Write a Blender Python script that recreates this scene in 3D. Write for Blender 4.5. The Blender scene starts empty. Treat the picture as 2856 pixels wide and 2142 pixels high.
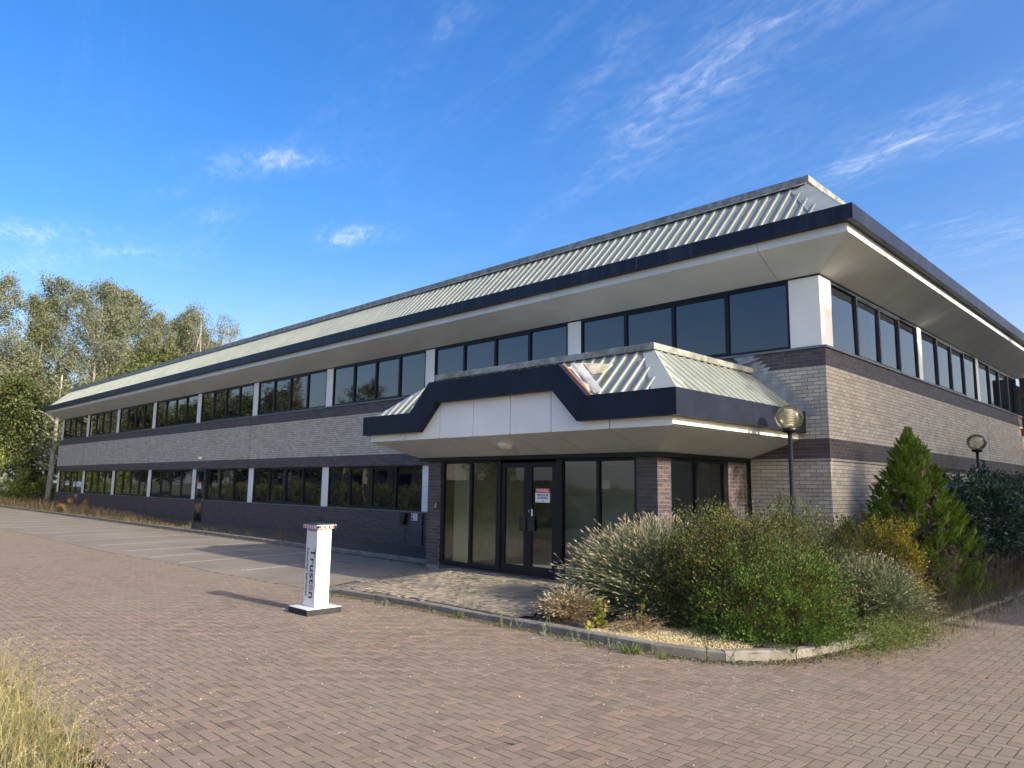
import bpy, math, random
import numpy as np
from mathutils import Matrix, Vector

SC = bpy.context.scene
COL = SC.collection
PI = math.pi

# ------------------------------------------------------------------ camera
CAM = np.array([5.4372, -14.1267, 1.9288])
YAW, PITCH, ROLL, FPX = 0.7809, 0.1397, 0.0131, 2022.46
_f = np.array([-math.sin(YAW) * math.cos(PITCH), math.cos(YAW) * math.cos(PITCH), math.sin(PITCH)])
_r = np.array([math.cos(YAW), math.sin(YAW), 0.0])
_u = np.cross(_r, _f)
_r2 = math.cos(ROLL) * _r + math.sin(ROLL) * _u
_u2 = -math.sin(ROLL) * _r + math.cos(ROLL) * _u
FWD = _f
cd = bpy.data.cameras.new('camera')
cd.sensor_width = 36.0
cd.lens = 36.0 * FPX / 2856.0
cd.clip_start = 0.05
cd.clip_end = 2000
cam = bpy.data.objects.new('camera', cd)
COL.objects.link(cam)
cam.matrix_world = Matrix(((_r2[0], _u2[0], -_f[0], CAM[0]), (_r2[1], _u2[1], -_f[1], CAM[1]),
                           (_r2[2], _u2[2], -_f[2], CAM[2]), (0, 0, 0, 1)))
SC.camera = cam

# ------------------------------------------------------------------ light
SUN_EL, SUN_AZ = math.radians(24.5), math.radians(5.0)      # azimuth from +X towards +Y
SKY_STRENGTH, SUN_STRENGTH, EXPOSURE = 0.15, 2.5, 1.55
sd = bpy.data.lights.new('sun', 'SUN')
sd.energy = SUN_STRENGTH
sd.angle = math.radians(0.55)
sd.color = (1.0, 0.90, 0.76)
sun = bpy.data.objects.new('sun', sd)
COL.objects.link(sun)
sdir = Vector((math.cos(SUN_EL) * math.cos(SUN_AZ), math.cos(SUN_EL) * math.sin(SUN_AZ), math.sin(SUN_EL)))
sun.rotation_euler = sdir.to_track_quat('Z', 'Y').to_euler()
sun.location = (40, 10, 30)

W = bpy.data.worlds.new('World')
SC.world = W
W.use_nodes = True
wn = W.node_tree
wn.nodes.clear()
def wnode(t, **k):
    n = wn.nodes.new(t)
    for a, b in k.items():
        setattr(n, a, b)
    return n
def wlink(a, b):
    wn.links.new(a, b)
def wmath(op, a, b=None, clamp=False):
    n = wnode('ShaderNodeMath', operation=op)
    n.use_clamp = clamp
    for i, x in enumerate((a, b)):
        if x is None:
            continue
        if isinstance(x, (int, float)):
            n.inputs[i].default_value = x
        else:
            wlink(x, n.inputs[i])
    return n.outputs[0]
sky = wnode('ShaderNodeTexSky', sky_type='NISHITA')
sky.sun_disc = False
sky.sun_elevation = SUN_EL
sky.sun_rotation = PI / 2 - SUN_AZ
sky.altitude = 50
sky.air_density = 1.0
sky.dust_density = 4.5
sky.ozone_density = 2.6
hsv = wnode('ShaderNodeHueSaturation')
hsv.inputs['Hue'].default_value = 0.510
hsv.inputs['Saturation'].default_value = 1.40
hsv.inputs['Value'].default_value = 0.72
wlink(sky.outputs[0], hsv.inputs['Color'])
# cirrus: thin wisps on a high layer, laid out by direction in the sky
tc = wnode('ShaderNodeTexCoord')
sx = wnode('ShaderNodeSeparateXYZ')
wlink(tc.outputs['Generated'], sx.inputs[0])
zc = wmath('MAXIMUM', sx.outputs[2], 0.04)
pxx, pyy = wmath('DIVIDE', sx.outputs[0], zc), wmath('DIVIDE', sx.outputs[1], zc)
def wisp_noise(ang, sa, sb, det, seed):
    c, s = math.cos(ang), math.sin(ang)
    a = wmath('ADD', wmath('MULTIPLY', pxx, c * sa), wmath('MULTIPLY', pyy, s * sa))
    b = wmath('ADD', wmath('MULTIPLY', pxx, -s * sb), wmath('MULTIPLY', pyy, c * sb))
    cb = wnode('ShaderNodeCombineXYZ')
    wlink(a, cb.inputs[0]); wlink(b, cb.inputs[1]); cb.inputs[2].default_value = seed
    n = wnode('ShaderNodeTexNoise')
    n.inputs['Scale'].default_value = 1.0
    n.inputs['Detail'].default_value = det
    n.inputs['Roughness'].default_value = 0.62
    n.inputs['Distortion'].default_value = 0.9
    wlink(cb.outputs[0], n.inputs['Vector'])
    return n.outputs[0]
def wmap(x, a, b, c, d):
    n = wnode('ShaderNodeMapRange', interpolation_type='SMOOTHSTEP')
    for i, v in enumerate((a, b, c, d)):
        n.inputs[i + 1].default_value = v
    wlink(x, n.inputs[0])
    return n.outputs[0]
streak = wmap(wisp_noise(-0.30, 4.5, 10.0, 9, 1.7), 0.40, 0.74, 0.0, 1.0)
fine = wmap(wisp_noise(-0.35, 12.0, 24.0, 6, 4.2), 0.30, 0.72, 0.25, 1.0)
broad = wmap(wisp_noise(-0.25, 0.8, 2.6, 5, 8.3), 0.46, 0.80, 0.0, 1.0)
# (centre, half length, half width, angle, strength)
WISPS = [((-0.94, 1.57), 0.34, 0.075, -0.42, 0.85), ((-0.64, 1.45), 0.26, 0.08, -0.2, 0.55),
         ((-0.62, 2.22), 0.34, 0.09, -0.35, 0.85), ((-0.36, 2.24), 0.22, 0.10, 0.1, 0.6),
         ((-2.06, 0.99), 0.15, 0.06, 0.55, 1.5), ((-2.47, 1.56), 0.13, 0.07, 0.25, 1.5),
         ((-2.66, 1.05), 0.10, 0.05, 0.1, 0.5), ((-3.45, 0.92), 0.16, 0.05, 0.75, 0.8),
         ((-3.42, 0.61), 0.22, 0.10, 0.8, 1.1), ((-3.9, 0.75), 0.4, 0.14, 0.2, 0.5),
         ((-1.15, 0.94), 0.16, 0.035, -0.25, 0.3), ((-1.05, 1.33), 0.32, 0.04, -0.5, 0.3),
         ((-0.62, 3.2), 0.5, 0.25, 0.0, 0.5), ((-2.58, 0.87), 0.16, 0.04, 0.3, 0.35)]
tot = wmath('MULTIPLY', broad, 0.14)
for (cx, cy), hl, hw, an, st in WISPS:
    c, s = math.cos(an), math.sin(an)
    dx, dy = wmath('SUBTRACT', pxx, cx), wmath('SUBTRACT', pyy, cy)
    a = wmath('ADD', wmath('MULTIPLY', dx, c / hl), wmath('MULTIPLY', dy, s / hl))
    b = wmath('ADD', wmath('MULTIPLY', dx, -s / hw), wmath('MULTIPLY', dy, c / hw))
    r2 = wmath('ADD', wmath('MULTIPLY', a, a), wmath('MULTIPLY', b, b))
    m = wmath('DIVIDE', st, wmath('ADD', 1.0, wmath('POWER', wmath('MULTIPLY', r2, 0.9), 1.4)))
    m = wmath('SUBTRACT', m, 0.045 * st)
    m = wmath('MULTIPLY', wmath('MAXIMUM', m, 0.0), wmath('ADD', wmath('MULTIPLY', streak, 0.75), 0.16))
    tot = wmath('ADD', tot, m)
tot = wmath('MULTIPLY', tot, fine)
haze_lo = wmap(sx.outputs[2], 0.02, 0.32, 0.28, 0.0)
tot = wmath('MINIMUM', wmath('ADD', wmath('MULTIPLY', tot, 0.46), haze_lo), 0.85)
mixc = wnode('ShaderNodeMix', data_type='RGBA')
mixc.inputs[7].default_value = (3.0, 3.1, 3.3, 1)
wlink(tot, mixc.inputs[0])
wlink(hsv.outputs[0], mixc.inputs[6])
bg = wnode('ShaderNodeBackground')
bg.inputs[1].default_value = SKY_STRENGTH
wlink(mixc.outputs[2], bg.inputs[0])
wo = wnode('ShaderNodeOutputWorld')
wlink(bg.outputs[0], wo.inputs[0])
W.cycles.sampling_method = 'NONE'

SC.view_settings.view_transform = 'Standard'
SC.view_settings.look = 'None'
SC.view_settings.exposure = EXPOSURE
SC.view_settings.gamma = 1.0
SC.render.engine = 'CYCLES'
SC.cycles.max_bounces = 5
SC.cycles.diffuse_bounces = 3
SC.cycles.glossy_bounces = 2
SC.cycles.transparent_max_bounces = 10
SC.cycles.use_adaptive_sampling = True
SC.cycles.adaptive_threshold = 0.025
SC.cycles.use_denoising = True
SC.cycles.sample_clamp_indirect = 6.0

# ------------------------------------------------------------------ helpers
def tag(o, label=None, cat=None, group=None, kind=None):
    if label: o['label'] = label
    if cat: o['category'] = cat
    if group: o['group'] = group
    if kind: o['kind'] = kind
    return o
def empty(name, loc=(0, 0, 0), parent=None, rotz=0.0):
    o = bpy.data.objects.new(name, None)
    o.empty_display_size = 0.2
    COL.objects.link(o)
    o.location = loc
    o.rotation_euler = (0, 0, rotz)
    if parent: o.parent = parent
    return o
def link(name, me, mat=None, parent=None, loc=None, smooth=False):
    if mat is not None and not me.materials:
        me.materials.append(mat)
    o = bpy.data.objects.new(name, me)
    COL.objects.link(o)
    if parent: o.parent = parent
    if loc is not None: o.location = loc
    if smooth:
        me.polygons.foreach_set('use_smooth', [True] * len(me.polygons))
    return o
def np_mesh(name, V, F):
    """V (n,3); F (m,k) with constant k."""
    V = np.ascontiguousarray(V, dtype=np.float32)
    F = np.ascontiguousarray(F, dtype=np.int32)
    me = bpy.data.meshes.new(name)
    m, k = F.shape
    me.vertices.add(len(V)); me.vertices.foreach_set('co', V.ravel())
    me.loops.add(m * k); me.loops.foreach_set('vertex_index', F.ravel())
    me.polygons.add(m)
    me.polygons.foreach_set('loop_start', np.arange(0, m * k, k, dtype=np.int32))
    me.polygons.foreach_set('loop_total', np.full(m, k, dtype=np.int32))
    me.update(calc_edges=True)
    me.shade_flat()
    return me
class MB:
    def __init__(s):
        s.v = []; s.f = []
    def pts(s, P):
        b = len(s.v); s.v += [tuple(map(float, q)) for q in P]; return b
    def box(s, x0, x1, y0, y1, z0, z1):
        b = s.pts([(x, y, z) for z in (z0, z1) for y in (y0, y1) for x in (x0, x1)])
        s.f += [[b + i for i in q] for q in ((0, 2, 3, 1), (4, 5, 7, 6), (0, 1, 5, 4), (2, 6, 7, 3), (0, 4, 6, 2), (1, 3, 7, 5))]
        return s
    def prism(s, poly, ex):
        n = len(poly); ex = Vector(ex)
        b = s.pts(list(poly) + [Vector(q) + ex for q in poly])
        s.f.append([b + i for i in range(n)][::-1]); s.f.append([b + n + i for i in range(n)])
        for i in range(n):
            j = (i + 1) % n
            s.f.append([b + i, b + j, b + n + j, b + n + i])
        return s
    def face(s, P):
        b = s.pts(P); s.f.append(list(range(b, b + len(P)))); return s
    def tube(s, P, R, n=6, cap=True):
        P = [Vector(q) for q in P]
        if not hasattr(R, '__len__'): R = [R] * len(P)
        b0 = len(s.v); ref = None
        for i, q in enumerate(P):
            d = (P[min(i + 1, len(P) - 1)] - P[max(i - 1, 0)]).normalized()
            if ref is None:
                ref = d.orthogonal().normalized()
            ref = (ref - d * ref.dot(d)).normalized()
            o = d.cross(ref)
            for k in range(n):
                a = 2 * PI * k / n
                s.v.append(tuple(q + (ref * math.cos(a) + o * math.sin(a)) * R[i]))
        for i in range(len(P) - 1):
            for k in range(n):
                a, c = b0 + i * n + k, b0 + i * n + (k + 1) % n
                s.f.append([a, c, c + n, a + n])
        if cap:
            s.f.append([b0 + k for k in range(n)][::-1])
            e = b0 + (len(P) - 1) * n
            s.f.append([e + k for k in range(n)])
        return s
    def lathe(s, prof, n=20, c=(0, 0, 0)):
        b0 = len(s.v)
        for r, z in prof:
            for k in range(n):
                a = 2 * PI * k / n
                s.v.append((c[0] + r * math.cos(a), c[1] + r * math.sin(a), c[2] + z))
        for i in range(len(prof) - 1):
            for k in range(n):
                a, d = b0 + i * n + k, b0 + i * n + (k + 1) % n
                s.f.append([a, d, d + n, a + n])
        s.f.append([b0 + k for k in range(n)][::-1])
        e = b0 + (len(prof) - 1) * n
        s.f.append([e + k for k in range(n)])
        return s
    def mesh(s, name):
        me = bpy.data.meshes.new(name)
        me.from_pydata(s.v, [], s.f)
        me.update()
        return me
    def build(s, name, mat, parent=None, smooth=False, bevel=0.0):
        o = link(name, s.mesh(name), mat, parent, smooth=smooth)
        if bevel:
            m = o.modifiers.new('bevel', 'BEVEL'); m.width = bevel; m.segments = 2; m.limit_method = 'ANGLE'
        return o
def bx(name, mat, parent, x0, x1, y0, y1, z0, z1, bevel=0.0):
    return MB().box(x0, x1, y0, y1, z0, z1).build(name, mat, parent, bevel=bevel)
_BV = np.array([(x, y, z) for z in (-1, 1) for y in (-1, 1) for x in (-1, 1)], dtype=float)
_BF = np.array([(0, 2, 3, 1), (4, 5, 7, 6), (0, 1, 5, 4), (2, 6, 7, 3), (0, 4, 6, 2), (1, 3, 7, 5)])
def boxes_mesh(name, C, H):
    C = np.asarray(C, float); H = np.asarray(H, float)
    V = (C[:, None, :] + _BV[None] * H[:, None, :]).reshape(-1, 3)
    F = (np.arange(len(C))[:, None, None] * 8 + _BF[None]).reshape(-1, 4)
    return np_mesh(name, V, F)
def nrm(a):
    return a / np.maximum(np.linalg.norm(a, axis=-1, keepdims=True), 1e-9)
def leaf_arrays(c, d, n, l, w, fold=0.12):
    """rhombus leaves: base c, direction d, normal n, length l, width w"""
    d = nrm(d); s = nrm(np.cross(d, n)); n = np.cross(s, d)
    l = np.broadcast_to(l, (len(c),))[:, None]; w = np.broadcast_to(w, (len(c),))[:, None]
    A = c
    B = c + d * l * 0.45 + s * w * 0.5 + n * l * fold
    T = c + d * l
    D = c + d * l * 0.45 - s * w * 0.5 + n * l * fold
    return np.stack([A, B, T, D], 1).reshape(-1, 3)
def leaves_mesh(name, V):
    return np_mesh(name, V, np.arange(len(V)).reshape(-1, 4))
def blade_arrays(base, tip_dir, h, w, bend, rng, seg=3):
    """curved ribbons: returns V,F(quads)"""
    n = len(base)
    th = rng.uniform(0, 2 * PI, n)
    side = np.stack([np.cos(th), np.sin(th), np.zeros(n)], 1)
    V = []
    for i in range(seg + 1):
        t = i / seg
        p = base + np.array([0, 0, 1.0]) * (h * (t - 0.35 * bend * t * t))[:, None] + tip_dir * (h * bend * t * t)[:, None]
        ww = (w * (1 - 0.9 * t ** 1.5))[:, None]
        V += [p - side * ww * 0.5, p + side * ww * 0.5]
    V = np.stack(V, 1)
    k = 2 * (seg + 1)
    F = np.array([(2 * i, 2 * i + 1, 2 * i + 3, 2 * i + 2) for i in range(seg)])
    F = (np.arange(n)[:, None, None] * k + F[None]).reshape(-1, 4)
    return V.reshape(-1, 3), F
def merge(parts):
    V, F, o = [], [], 0
    for v, f in parts:
        V.append(v); F.append(f + o); o += len(v)
    return np.concatenate(V), np.concatenate(F)
def rdir(rng, n):
    return nrm(rng.normal(size=(n, 3)))

# ------------------------------------------------------------------ materials
class NT:
    def __init__(s, name):
        s.m = bpy.data.materials.new(name); s.m.use_nodes = True
        s.t = s.m.node_tree; s.t.nodes.clear()
        s.out = s.n('ShaderNodeOutputMaterial')
        s.b = s.n('ShaderNodeBsdfPrincipled')
        s.l(s.b.outputs[0], s.out.inputs[0])
    def n(s, t, **k):
        q = s.t.nodes.new(t)
        for a, b in k.items(): setattr(q, a, b)
        return q
    def l(s, a, b): s.t.links.new(a, b)
    def set(s, **k):
        for a, b in k.items():
            i = s.b.inputs[a.replace('_', ' ')]
            if hasattr(b, 'is_linked') or isinstance(b, bpy.types.NodeSocket): s.l(b, i)
            else: i.default_value = (*b, 1) if isinstance(b, tuple) and len(b) == 3 else b
        return s
    def pos(s): return s.n('ShaderNodeNewGeometry').outputs['Position']
    def objc(s): return s.n('ShaderNodeTexCoord').outputs['Object']
    def noise(s, scale, det=4, rough=0.55, vec=None, sc3=None, dist=0.0):
        q = s.n('ShaderNodeTexNoise')
        q.inputs['Scale'].default_value = scale; q.inputs['Detail'].default_value = det
        q.inputs['Roughness'].default_value = rough; q.inputs['Distortion'].default_value = dist
        v = vec or s.pos()
        if sc3:
            mp = s.n('ShaderNodeMapping'); mp.inputs['Scale'].default_value = sc3
            s.l(v, mp.inputs[0]); v = mp.outputs[0]
        s.l(v, q.inputs['Vector'])
        return q.outputs[0]
    def math(s, op, a, b=None, clamp=False):
        q = s.n('ShaderNodeMath', operation=op); q.use_clamp = clamp
        for i, x in enumerate((a, b)):
            if x is None: continue
            if isinstance(x, (int, float)): q.inputs[i].default_value = x
            else: s.l(x, q.inputs[i])
        return q.outputs[0]
    def rand(s):
        a = s.n('ShaderNodeNewGeometry').outputs['Random Per Island']
        b = s.n('ShaderNodeObjectInfo').outputs['Random']
        return s.math('FRACT', s.math('ADD', a, b))
    def ramp(s, fac, stops, interp='LINEAR'):
        q = s.n('ShaderNodeValToRGB'); e = q.color_ramp.elements; q.color_ramp.interpolation = interp
        while len(e) < len(stops): e.new(0.5)
        for x, (p, c) in zip(e, stops):
            x.position = p; x.color = (*c, 1) if len(c) == 3 else c
        s.l(fac, q.inputs[0])
        return q.outputs[0]
    def map(s, x, a, b, c, d):
        q = s.n('ShaderNodeMapRange')
        for i, v in enumerate((a, b, c, d)): q.inputs[i + 1].default_value = v
        s.l(x, q.inputs[0]); return q.outputs[0]
    def mix(s, fac, a, b, blend='MIX'):
        q = s.n('ShaderNodeMix', data_type='RGBA', blend_type=blend)
        for i, x in ((0, fac), (6, a), (7, b)):
            if isinstance(x, (int, float)): q.inputs[i].default_value = x
            elif isinstance(x, tuple): q.inputs[i].default_value = (*x, 1) if len(x) == 3 else x
            else: s.l(x, q.inputs[i])
        return q.outputs[2]
    def bump(s, h, st=0.3, dist=0.01):
        q = s.n('ShaderNodeBump'); q.inputs['Strength'].default_value = st; q.inputs['Distance'].default_value = dist
        s.l(h, q.inputs['Height']); s.l(q.outputs[0], s.b.inputs['Normal']); return s

def plain(name, col, rough=0.6, metal=0.0, var=0.12, scale=6.0, bump=0.0, spec=0.5):
    t = NT(name)
    c = t.mix(t.map(t.noise(scale, 5), 0.3, 0.7, 0, 1), tuple(x * (1 - var) for x in col), tuple(min(1, x * (1 + var)) for x in col))
    t.set(Base_Color=c, Roughness=rough, Metallic=metal)
    t.b.inputs['Specular IOR Level'].default_value = spec
    if bump: t.bump(t.noise(scale * 14, 3), bump, 0.004)
    return t.m
def leafmat(name, stops, rough=0.5, trans=0.35, spec=0.4):
    t = NT(name)
    c = t.ramp(t.rand(), stops)
    c = t.mix(0.55, c, t.ramp(t.noise(2.2, 3), [(0.3, (0.55, 0.55, 0.5)), (0.7, (1.25, 1.25, 1.2))]), 'MULTIPLY')
    t.set(Base_Color=c, Roughness=rough)
    t.b.inputs['Specular IOR Level'].default_value = spec
    tr = t.n('ShaderNodeBsdfTranslucent'); t.l(c, tr.inputs[0])
    mx = t.n('ShaderNodeMixShader'); mx.inputs[0].default_value = trans
    t.l(t.b.outputs[0], mx.inputs[1]); t.l(tr.outputs[0], mx.inputs[2]); t.l(mx.outputs[0], t.out.inputs[0])
    return t.m

def brickmat(name, stops, grime, rough=0.8, spec=0.3):
    t = NT(name)
    c = t.ramp(t.rand(), stops)
    g = t.noise(1.3, 6, 0.6)
    c = t.mix(t.map(g, 0.45, 0.75, 0.0, 0.45), c, grime)
    c = t.mix(0.35, c, t.ramp(t.noise(60, 4, 0.7), [(0.25, (0.6, 0.6, 0.6)), (0.75, (1.35, 1.35, 1.35))]), 'MULTIPLY')
    t.set(Base_Color=c, Roughness=rough)
    t.b.inputs['Specular IOR Level'].default_value = spec
    t.bump(t.noise(120, 4), 0.25, 0.003)
    return t.m
M_LIGHT = brickmat('buff_grey_brick', [(0, (0.41, 0.365, 0.305)), (0.35, (0.475, 0.43, 0.365)), (0.7, (0.525, 0.475, 0.40)), (0.93, (0.575, 0.525, 0.445)), (1, (0.43, 0.37, 0.305))], (0.38, 0.345, 0.295), 0.85)
M_DARK = brickmat('dark_engineering_brick', [(0, (0.055, 0.043, 0.048)), (0.5, (0.074, 0.058, 0.064)), (0.85, (0.092, 0.074, 0.080)), (1, (0.105, 0.074, 0.072))], (0.066, 0.057, 0.058), 0.55, 0.5)
M_MORTD = plain('dark_mortar', (0.10, 0.088, 0.074), 0.95, scale=30)
M_MORTL = plain('pale_mortar', (0.22, 0.185, 0.17), 0.95, scale=30, var=0.3)
M_FASCIA = NT('navy_fascia')
_c = M_FASCIA.mix(M_FASCIA.map(M_FASCIA.noise(1.0, 5, 0.65, sc3=(5, 5, 0.5)), 0.48, 0.78, 0, 0.6), (0.012, 0.016, 0.034), (0.055, 0.065, 0.085))
M_FASCIA.set(Base_Color=_c, Roughness=0.45); M_FASCIA.b.inputs['Specular IOR Level'].default_value = 0.22; M_FASCIA = M_FASCIA.m
M_PFASC = plain('porch_navy_fascia', (0.012, 0.015, 0.028), 0.5, var=0.25, scale=2, spec=0.2)
M_WHITE = plain('white_aluminium_panel', (0.83, 0.80, 0.755), 0.38, var=0.05, scale=1.2)
t = NT('soffit_panel_white')
c = t.mix(t.map(t.noise(0.7, 4, 0.5, sc3=(1, 2.5, 2)), 0.35, 0.75, 0, 1), (0.64, 0.65, 0.655), (0.74, 0.75, 0.755))
t.set(Base_Color=c, Roughness=0.34); M_SOFFIT = t.m
t = NT('weathered_green_grey_roof_sheet')
c = t.mix(t.map(t.noise(1.2, 6, 0.65, sc3=(6, 0.7, 0.7)), 0.35, 0.7, 0, 1), (0.20, 0.22, 0.20), (0.27, 0.29, 0.262))
c = t.mix(t.map(t.noise(3.0, 5, 0.7), 0.62, 0.72, 0, 0.5), c, (0.30, 0.26, 0.12))
t.set(Base_Color=c, Roughness=0.6); M_ROOF = t.m
t = NT('pale_roof_rib')
c = t.mix(t.map(t.noise(1.5, 6, 0.65), 0.4, 0.7, 0, 1), (0.20, 0.22, 0.195), (0.27, 0.29, 0.255))
c = t.mix(t.map(t.noise(2.3, 5, 0.7), 0.64, 0.74, 0, 0.7), c, (0.42, 0.33, 0.10))
t.set(Base_Color=c, Roughness=0.6); M_RIB = t.m
t = NT('lichen_grey_ridge_metal')
c = t.mix(t.map(t.noise(4, 7, 0.75), 0.42, 0.62, 0, 1), (0.34, 0.35, 0.325), (0.15, 0.145, 0.12))
c = t.mix(t.map(t.noise(9, 5, 0.7), 0.6, 0.7, 0, 0.5), c, (0.40, 0.30, 0.20))
t.set(Base_Color=c, Roughness=0.6, Metallic=0.2); t.bump(t.noise(40, 4), 0.2, 0.004); M_RIDGE = t.m
t = NT('pale_sheet_flashing')
c = t.mix(t.map(t.noise(1.6, 5, 0.6), 0.40, 0.70, 0, 1), (0.30, 0.33, 0.31), (0.40, 0.43, 0.395))
c = t.mix(t.map(t.noise(3.5, 5, 0.7), 0.60, 0.72, 0, 0.35), c, (0.20, 0.20, 0.19))
t.set(Base_Color=c, Roughness=0.42, Metallic=0.2); M_FLASH = t.m
M_LEAD = plain('lead_flashing', (0.31, 0.325, 0.335), 0.55, 0.1, 0.3, 5)
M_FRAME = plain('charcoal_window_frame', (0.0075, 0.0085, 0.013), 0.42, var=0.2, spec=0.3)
M_FRAME_LIT = plain('sunlit_side_window_frame', (0.042, 0.045, 0.052), 0.42, var=0.2)  # charcoal frame again, its colour lightened to stand for sunlight on the side
M_SILL = plain('grey_metal_sill', (0.17, 0.175, 0.18), 0.45, 0.3)
M_SEAL = plain('black_sealant', (0.015, 0.015, 0.015), 0.7)
t = NT('tinted_window_glass')
t.set(Base_Color=(0.004, 0.006, 0.012), Roughness=0.012)
t.b.inputs['IOR'].default_value = 1.9
t.bump(t.noise(0.55, 2, 0.5), 0.05, 0.12); M_GLASS = t.m
t = NT('clear_entrance_glass')
fr = t.n('ShaderNodeFresnel'); fr.inputs[0].default_value = 1.95
gl = t.n('ShaderNodeBsdfGlossy'); gl.inputs['Roughness'].default_value = 0.01
tr = t.n('ShaderNodeBsdfTransparent'); tr.inputs[0].default_value = (0.86, 0.92, 0.89, 1)
mx = t.n('ShaderNodeMixShader'); t.l(fr.outputs[0], mx.inputs[0]); t.l(tr.outputs[0], mx.inputs[1]); t.l(gl.outputs[0], mx.inputs[2])
t.l(mx.outputs[0], t.out.inputs[0]); M_CLEAR = t.m
M_INWALL = plain('interior_white_paint', (0.72, 0.79, 0.79), 0.7, var=0.03)
M_INFLOOR = plain('interior_grey_carpet', (0.16, 0.17, 0.17), 0.95, scale=20)
M_BLACK = plain('black_plastic', (0.012, 0.012, 0.013), 0.4)
M_BWHITE = plain('white_powder_coat', (0.66, 0.66, 0.655), 0.35, var=0.03, scale=3)
M_RED = plain('red_print', (0.50, 0.02, 0.035), 0.45, var=0.03)
M_DRED = plain('crimson_print', (0.24, 0.012, 0.045), 0.45, var=0.03)
M_INK = plain('dark_print', (0.025, 0.028, 0.035), 0.5, var=0.05)
M_PAPER = plain('white_sign_board', (0.78, 0.80, 0.82), 0.5, var=0.03)
M_STEEL = plain('brushed_steel', (0.5, 0.5, 0.5), 0.35, 0.9)
M_RUBBER = plain('black_rubber', (0.022, 0.022, 0.023), 0.8, scale=12, var=0.3)
M_BLUEB = plain('blue_fascia_paint', (0.02, 0.10, 0.32), 0.5)

def text_mesh(name, s, size, mat, parent, origin, xdir, ydir, align='CENTER', ext=0.0006, sx=1.0, bold=0.0):
    cu = bpy.data.curves.new('tmp_text', 'FONT')
    cu.body = s; cu.size = size; cu.align_x = align; cu.align_y = 'CENTER'; cu.extrude = ext; cu.offset = bold
    cu.resolution_u = 3
    o = bpy.data.objects.new('tmp_text', cu)
    COL.objects.link(o)
    bpy.context.view_layer.update()
    me = bpy.data.meshes.new_from_object(o.evaluated_get(bpy.context.evaluated_depsgraph_get()))
    bpy.data.objects.remove(o); bpy.data.curves.remove(cu)
    X = Vector(xdir).normalized(); Y = Vector(ydir).normalized(); Z = X.cross(Y)
    mw = Matrix(((X[0] * sx, Y[0], Z[0], origin[0]), (X[1] * sx, Y[1], Z[1], origin[1]), (X[2] * sx, Y[2], Z[2], origin[2]), (0, 0, 0, 1)))
    me.transform(mw)
    me.name = name
    return link(name, me, mat, parent)

# ================================================================== OFFICE BUILDING
BLD = tag(empty('office_building'), 'long two-storey grey and dark brick office with ribbed metal mansard roof and porch', 'building')
XL, YB = -53.92, 24.0
Z1, Z2, Z3, Z4 = 2.535, 2.91, 4.335, 4.69
ZW0, ZW1 = 4.75, 6.17          # upper window band
ZL0, ZL1 = 1.11, Z1            # lower window band
REC = 0.0955

# ---- mortar cores (the walls themselves)
def core(name, zones, mat):
    m = MB()
    for z in zones: m.box(*z)
    return m.build(name, mat, BLD)
FRONT = core('front_wall', [(XL, -0.006, 0.006, 0.30, Z2, Z3), (-1.62, -0.006, 0.006, 0.30, 0, 2.48)], M_MORTD)
FRONTD = core('front_wall_dark_band', [(XL, -0.0065, 0.0062, 0.30, Z1, Z2 - 0.001), (XL, -0.0065, 0.0062, 0.30, Z3 + 0.001, Z4),
                                       (XL, -29.66, 0.0062, 0.30, -0.1, 1.07), (-28.60, -8.0, 0.0062, 0.30, -0.1, 1.07)], M_MORTL)
SIDE = core('side_wall', [(-0.30, -0.006, 0.303, YB, Z2, Z3), (-0.30, -0.006, 0.303, 3.53, 0, 2.48)], M_MORTD)
SIDED = core('side_wall_dark_band', [(-0.30, -0.0062, 0.303, YB, Z1, Z2 - 0.001), (-0.30, -0.0062, 0.303, YB, Z3 + 0.001, Z4),
                                     (-0.30, -0.0062, 3.535, YB, -0.1, 1.07)], M_MORTL)
bx('end_wall', M_LIGHT, BLD, XL, XL + 0.30, 0.305, YB, 0, 6.18)
bx('rear_wall', M_LIGHT, BLD, XL + 0.305, 0, YB + 0.01, YB + 0.31, 0, 6.18)
for a in (M_LIGHT, M_DARK):
    pass

BR = []      # (parent, material key, centre, half)
def brick_run(parent, axis, a0, a1, z0, n, pitch, mk, plane, out, phase=0, dep=0.016, jit=0.0008, seed=1):
    """stretcher-bond courses; axis 'x' or 'y'; plane coordinate of the face; out = sign of the outward normal"""
    rng = random.Random(seed)
    for i in range(n):
        z = z0 + (i + 0.5) * pitch
        hh = (pitch - 0.010) / 2
        s = a0 - (0.1125 if (i + phase) % 2 else 0.0)
        while s < a1 - 0.02:
            u0, u1 = max(s, a0), min(s + 0.215, a1)
            s += 0.225
            if u1 - u0 < 0.03: continue
            d = dep + rng.uniform(-1, 1) * jit
            cdep = plane + out * (d / 2 - dep)
            c = ((u0 + u1) / 2, cdep, z) if axis == 'x' else (cdep, (u0 + u1) / 2, z)
            h = ((u1 - u0) / 2, d / 2, hh) if axis == 'x' else (d / 2, (u1 - u0) / 2, hh)
            BR.append((parent, mk, c, h))
PT = (Z4 - Z3) / 5
def runs(pl, pd, axis, a0, a1, plane, out, ph, sd):
    brick_run(pd, axis, a0, a1, Z1, 5, 0.075, 'D', plane, out, ph, seed=sd)
    brick_run(pl, axis, a0, a1, Z2, 19, 0.075, 'L', plane, out, ph + 1, seed=sd + 1)
    brick_run(pd, axis, a0, a1, Z3, 5, PT, 'D', plane, out, ph, seed=sd + 2)
runs(FRONT, FRONTD, 'x', XL, 0.0, 0.0, -1, 0, 10)
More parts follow.
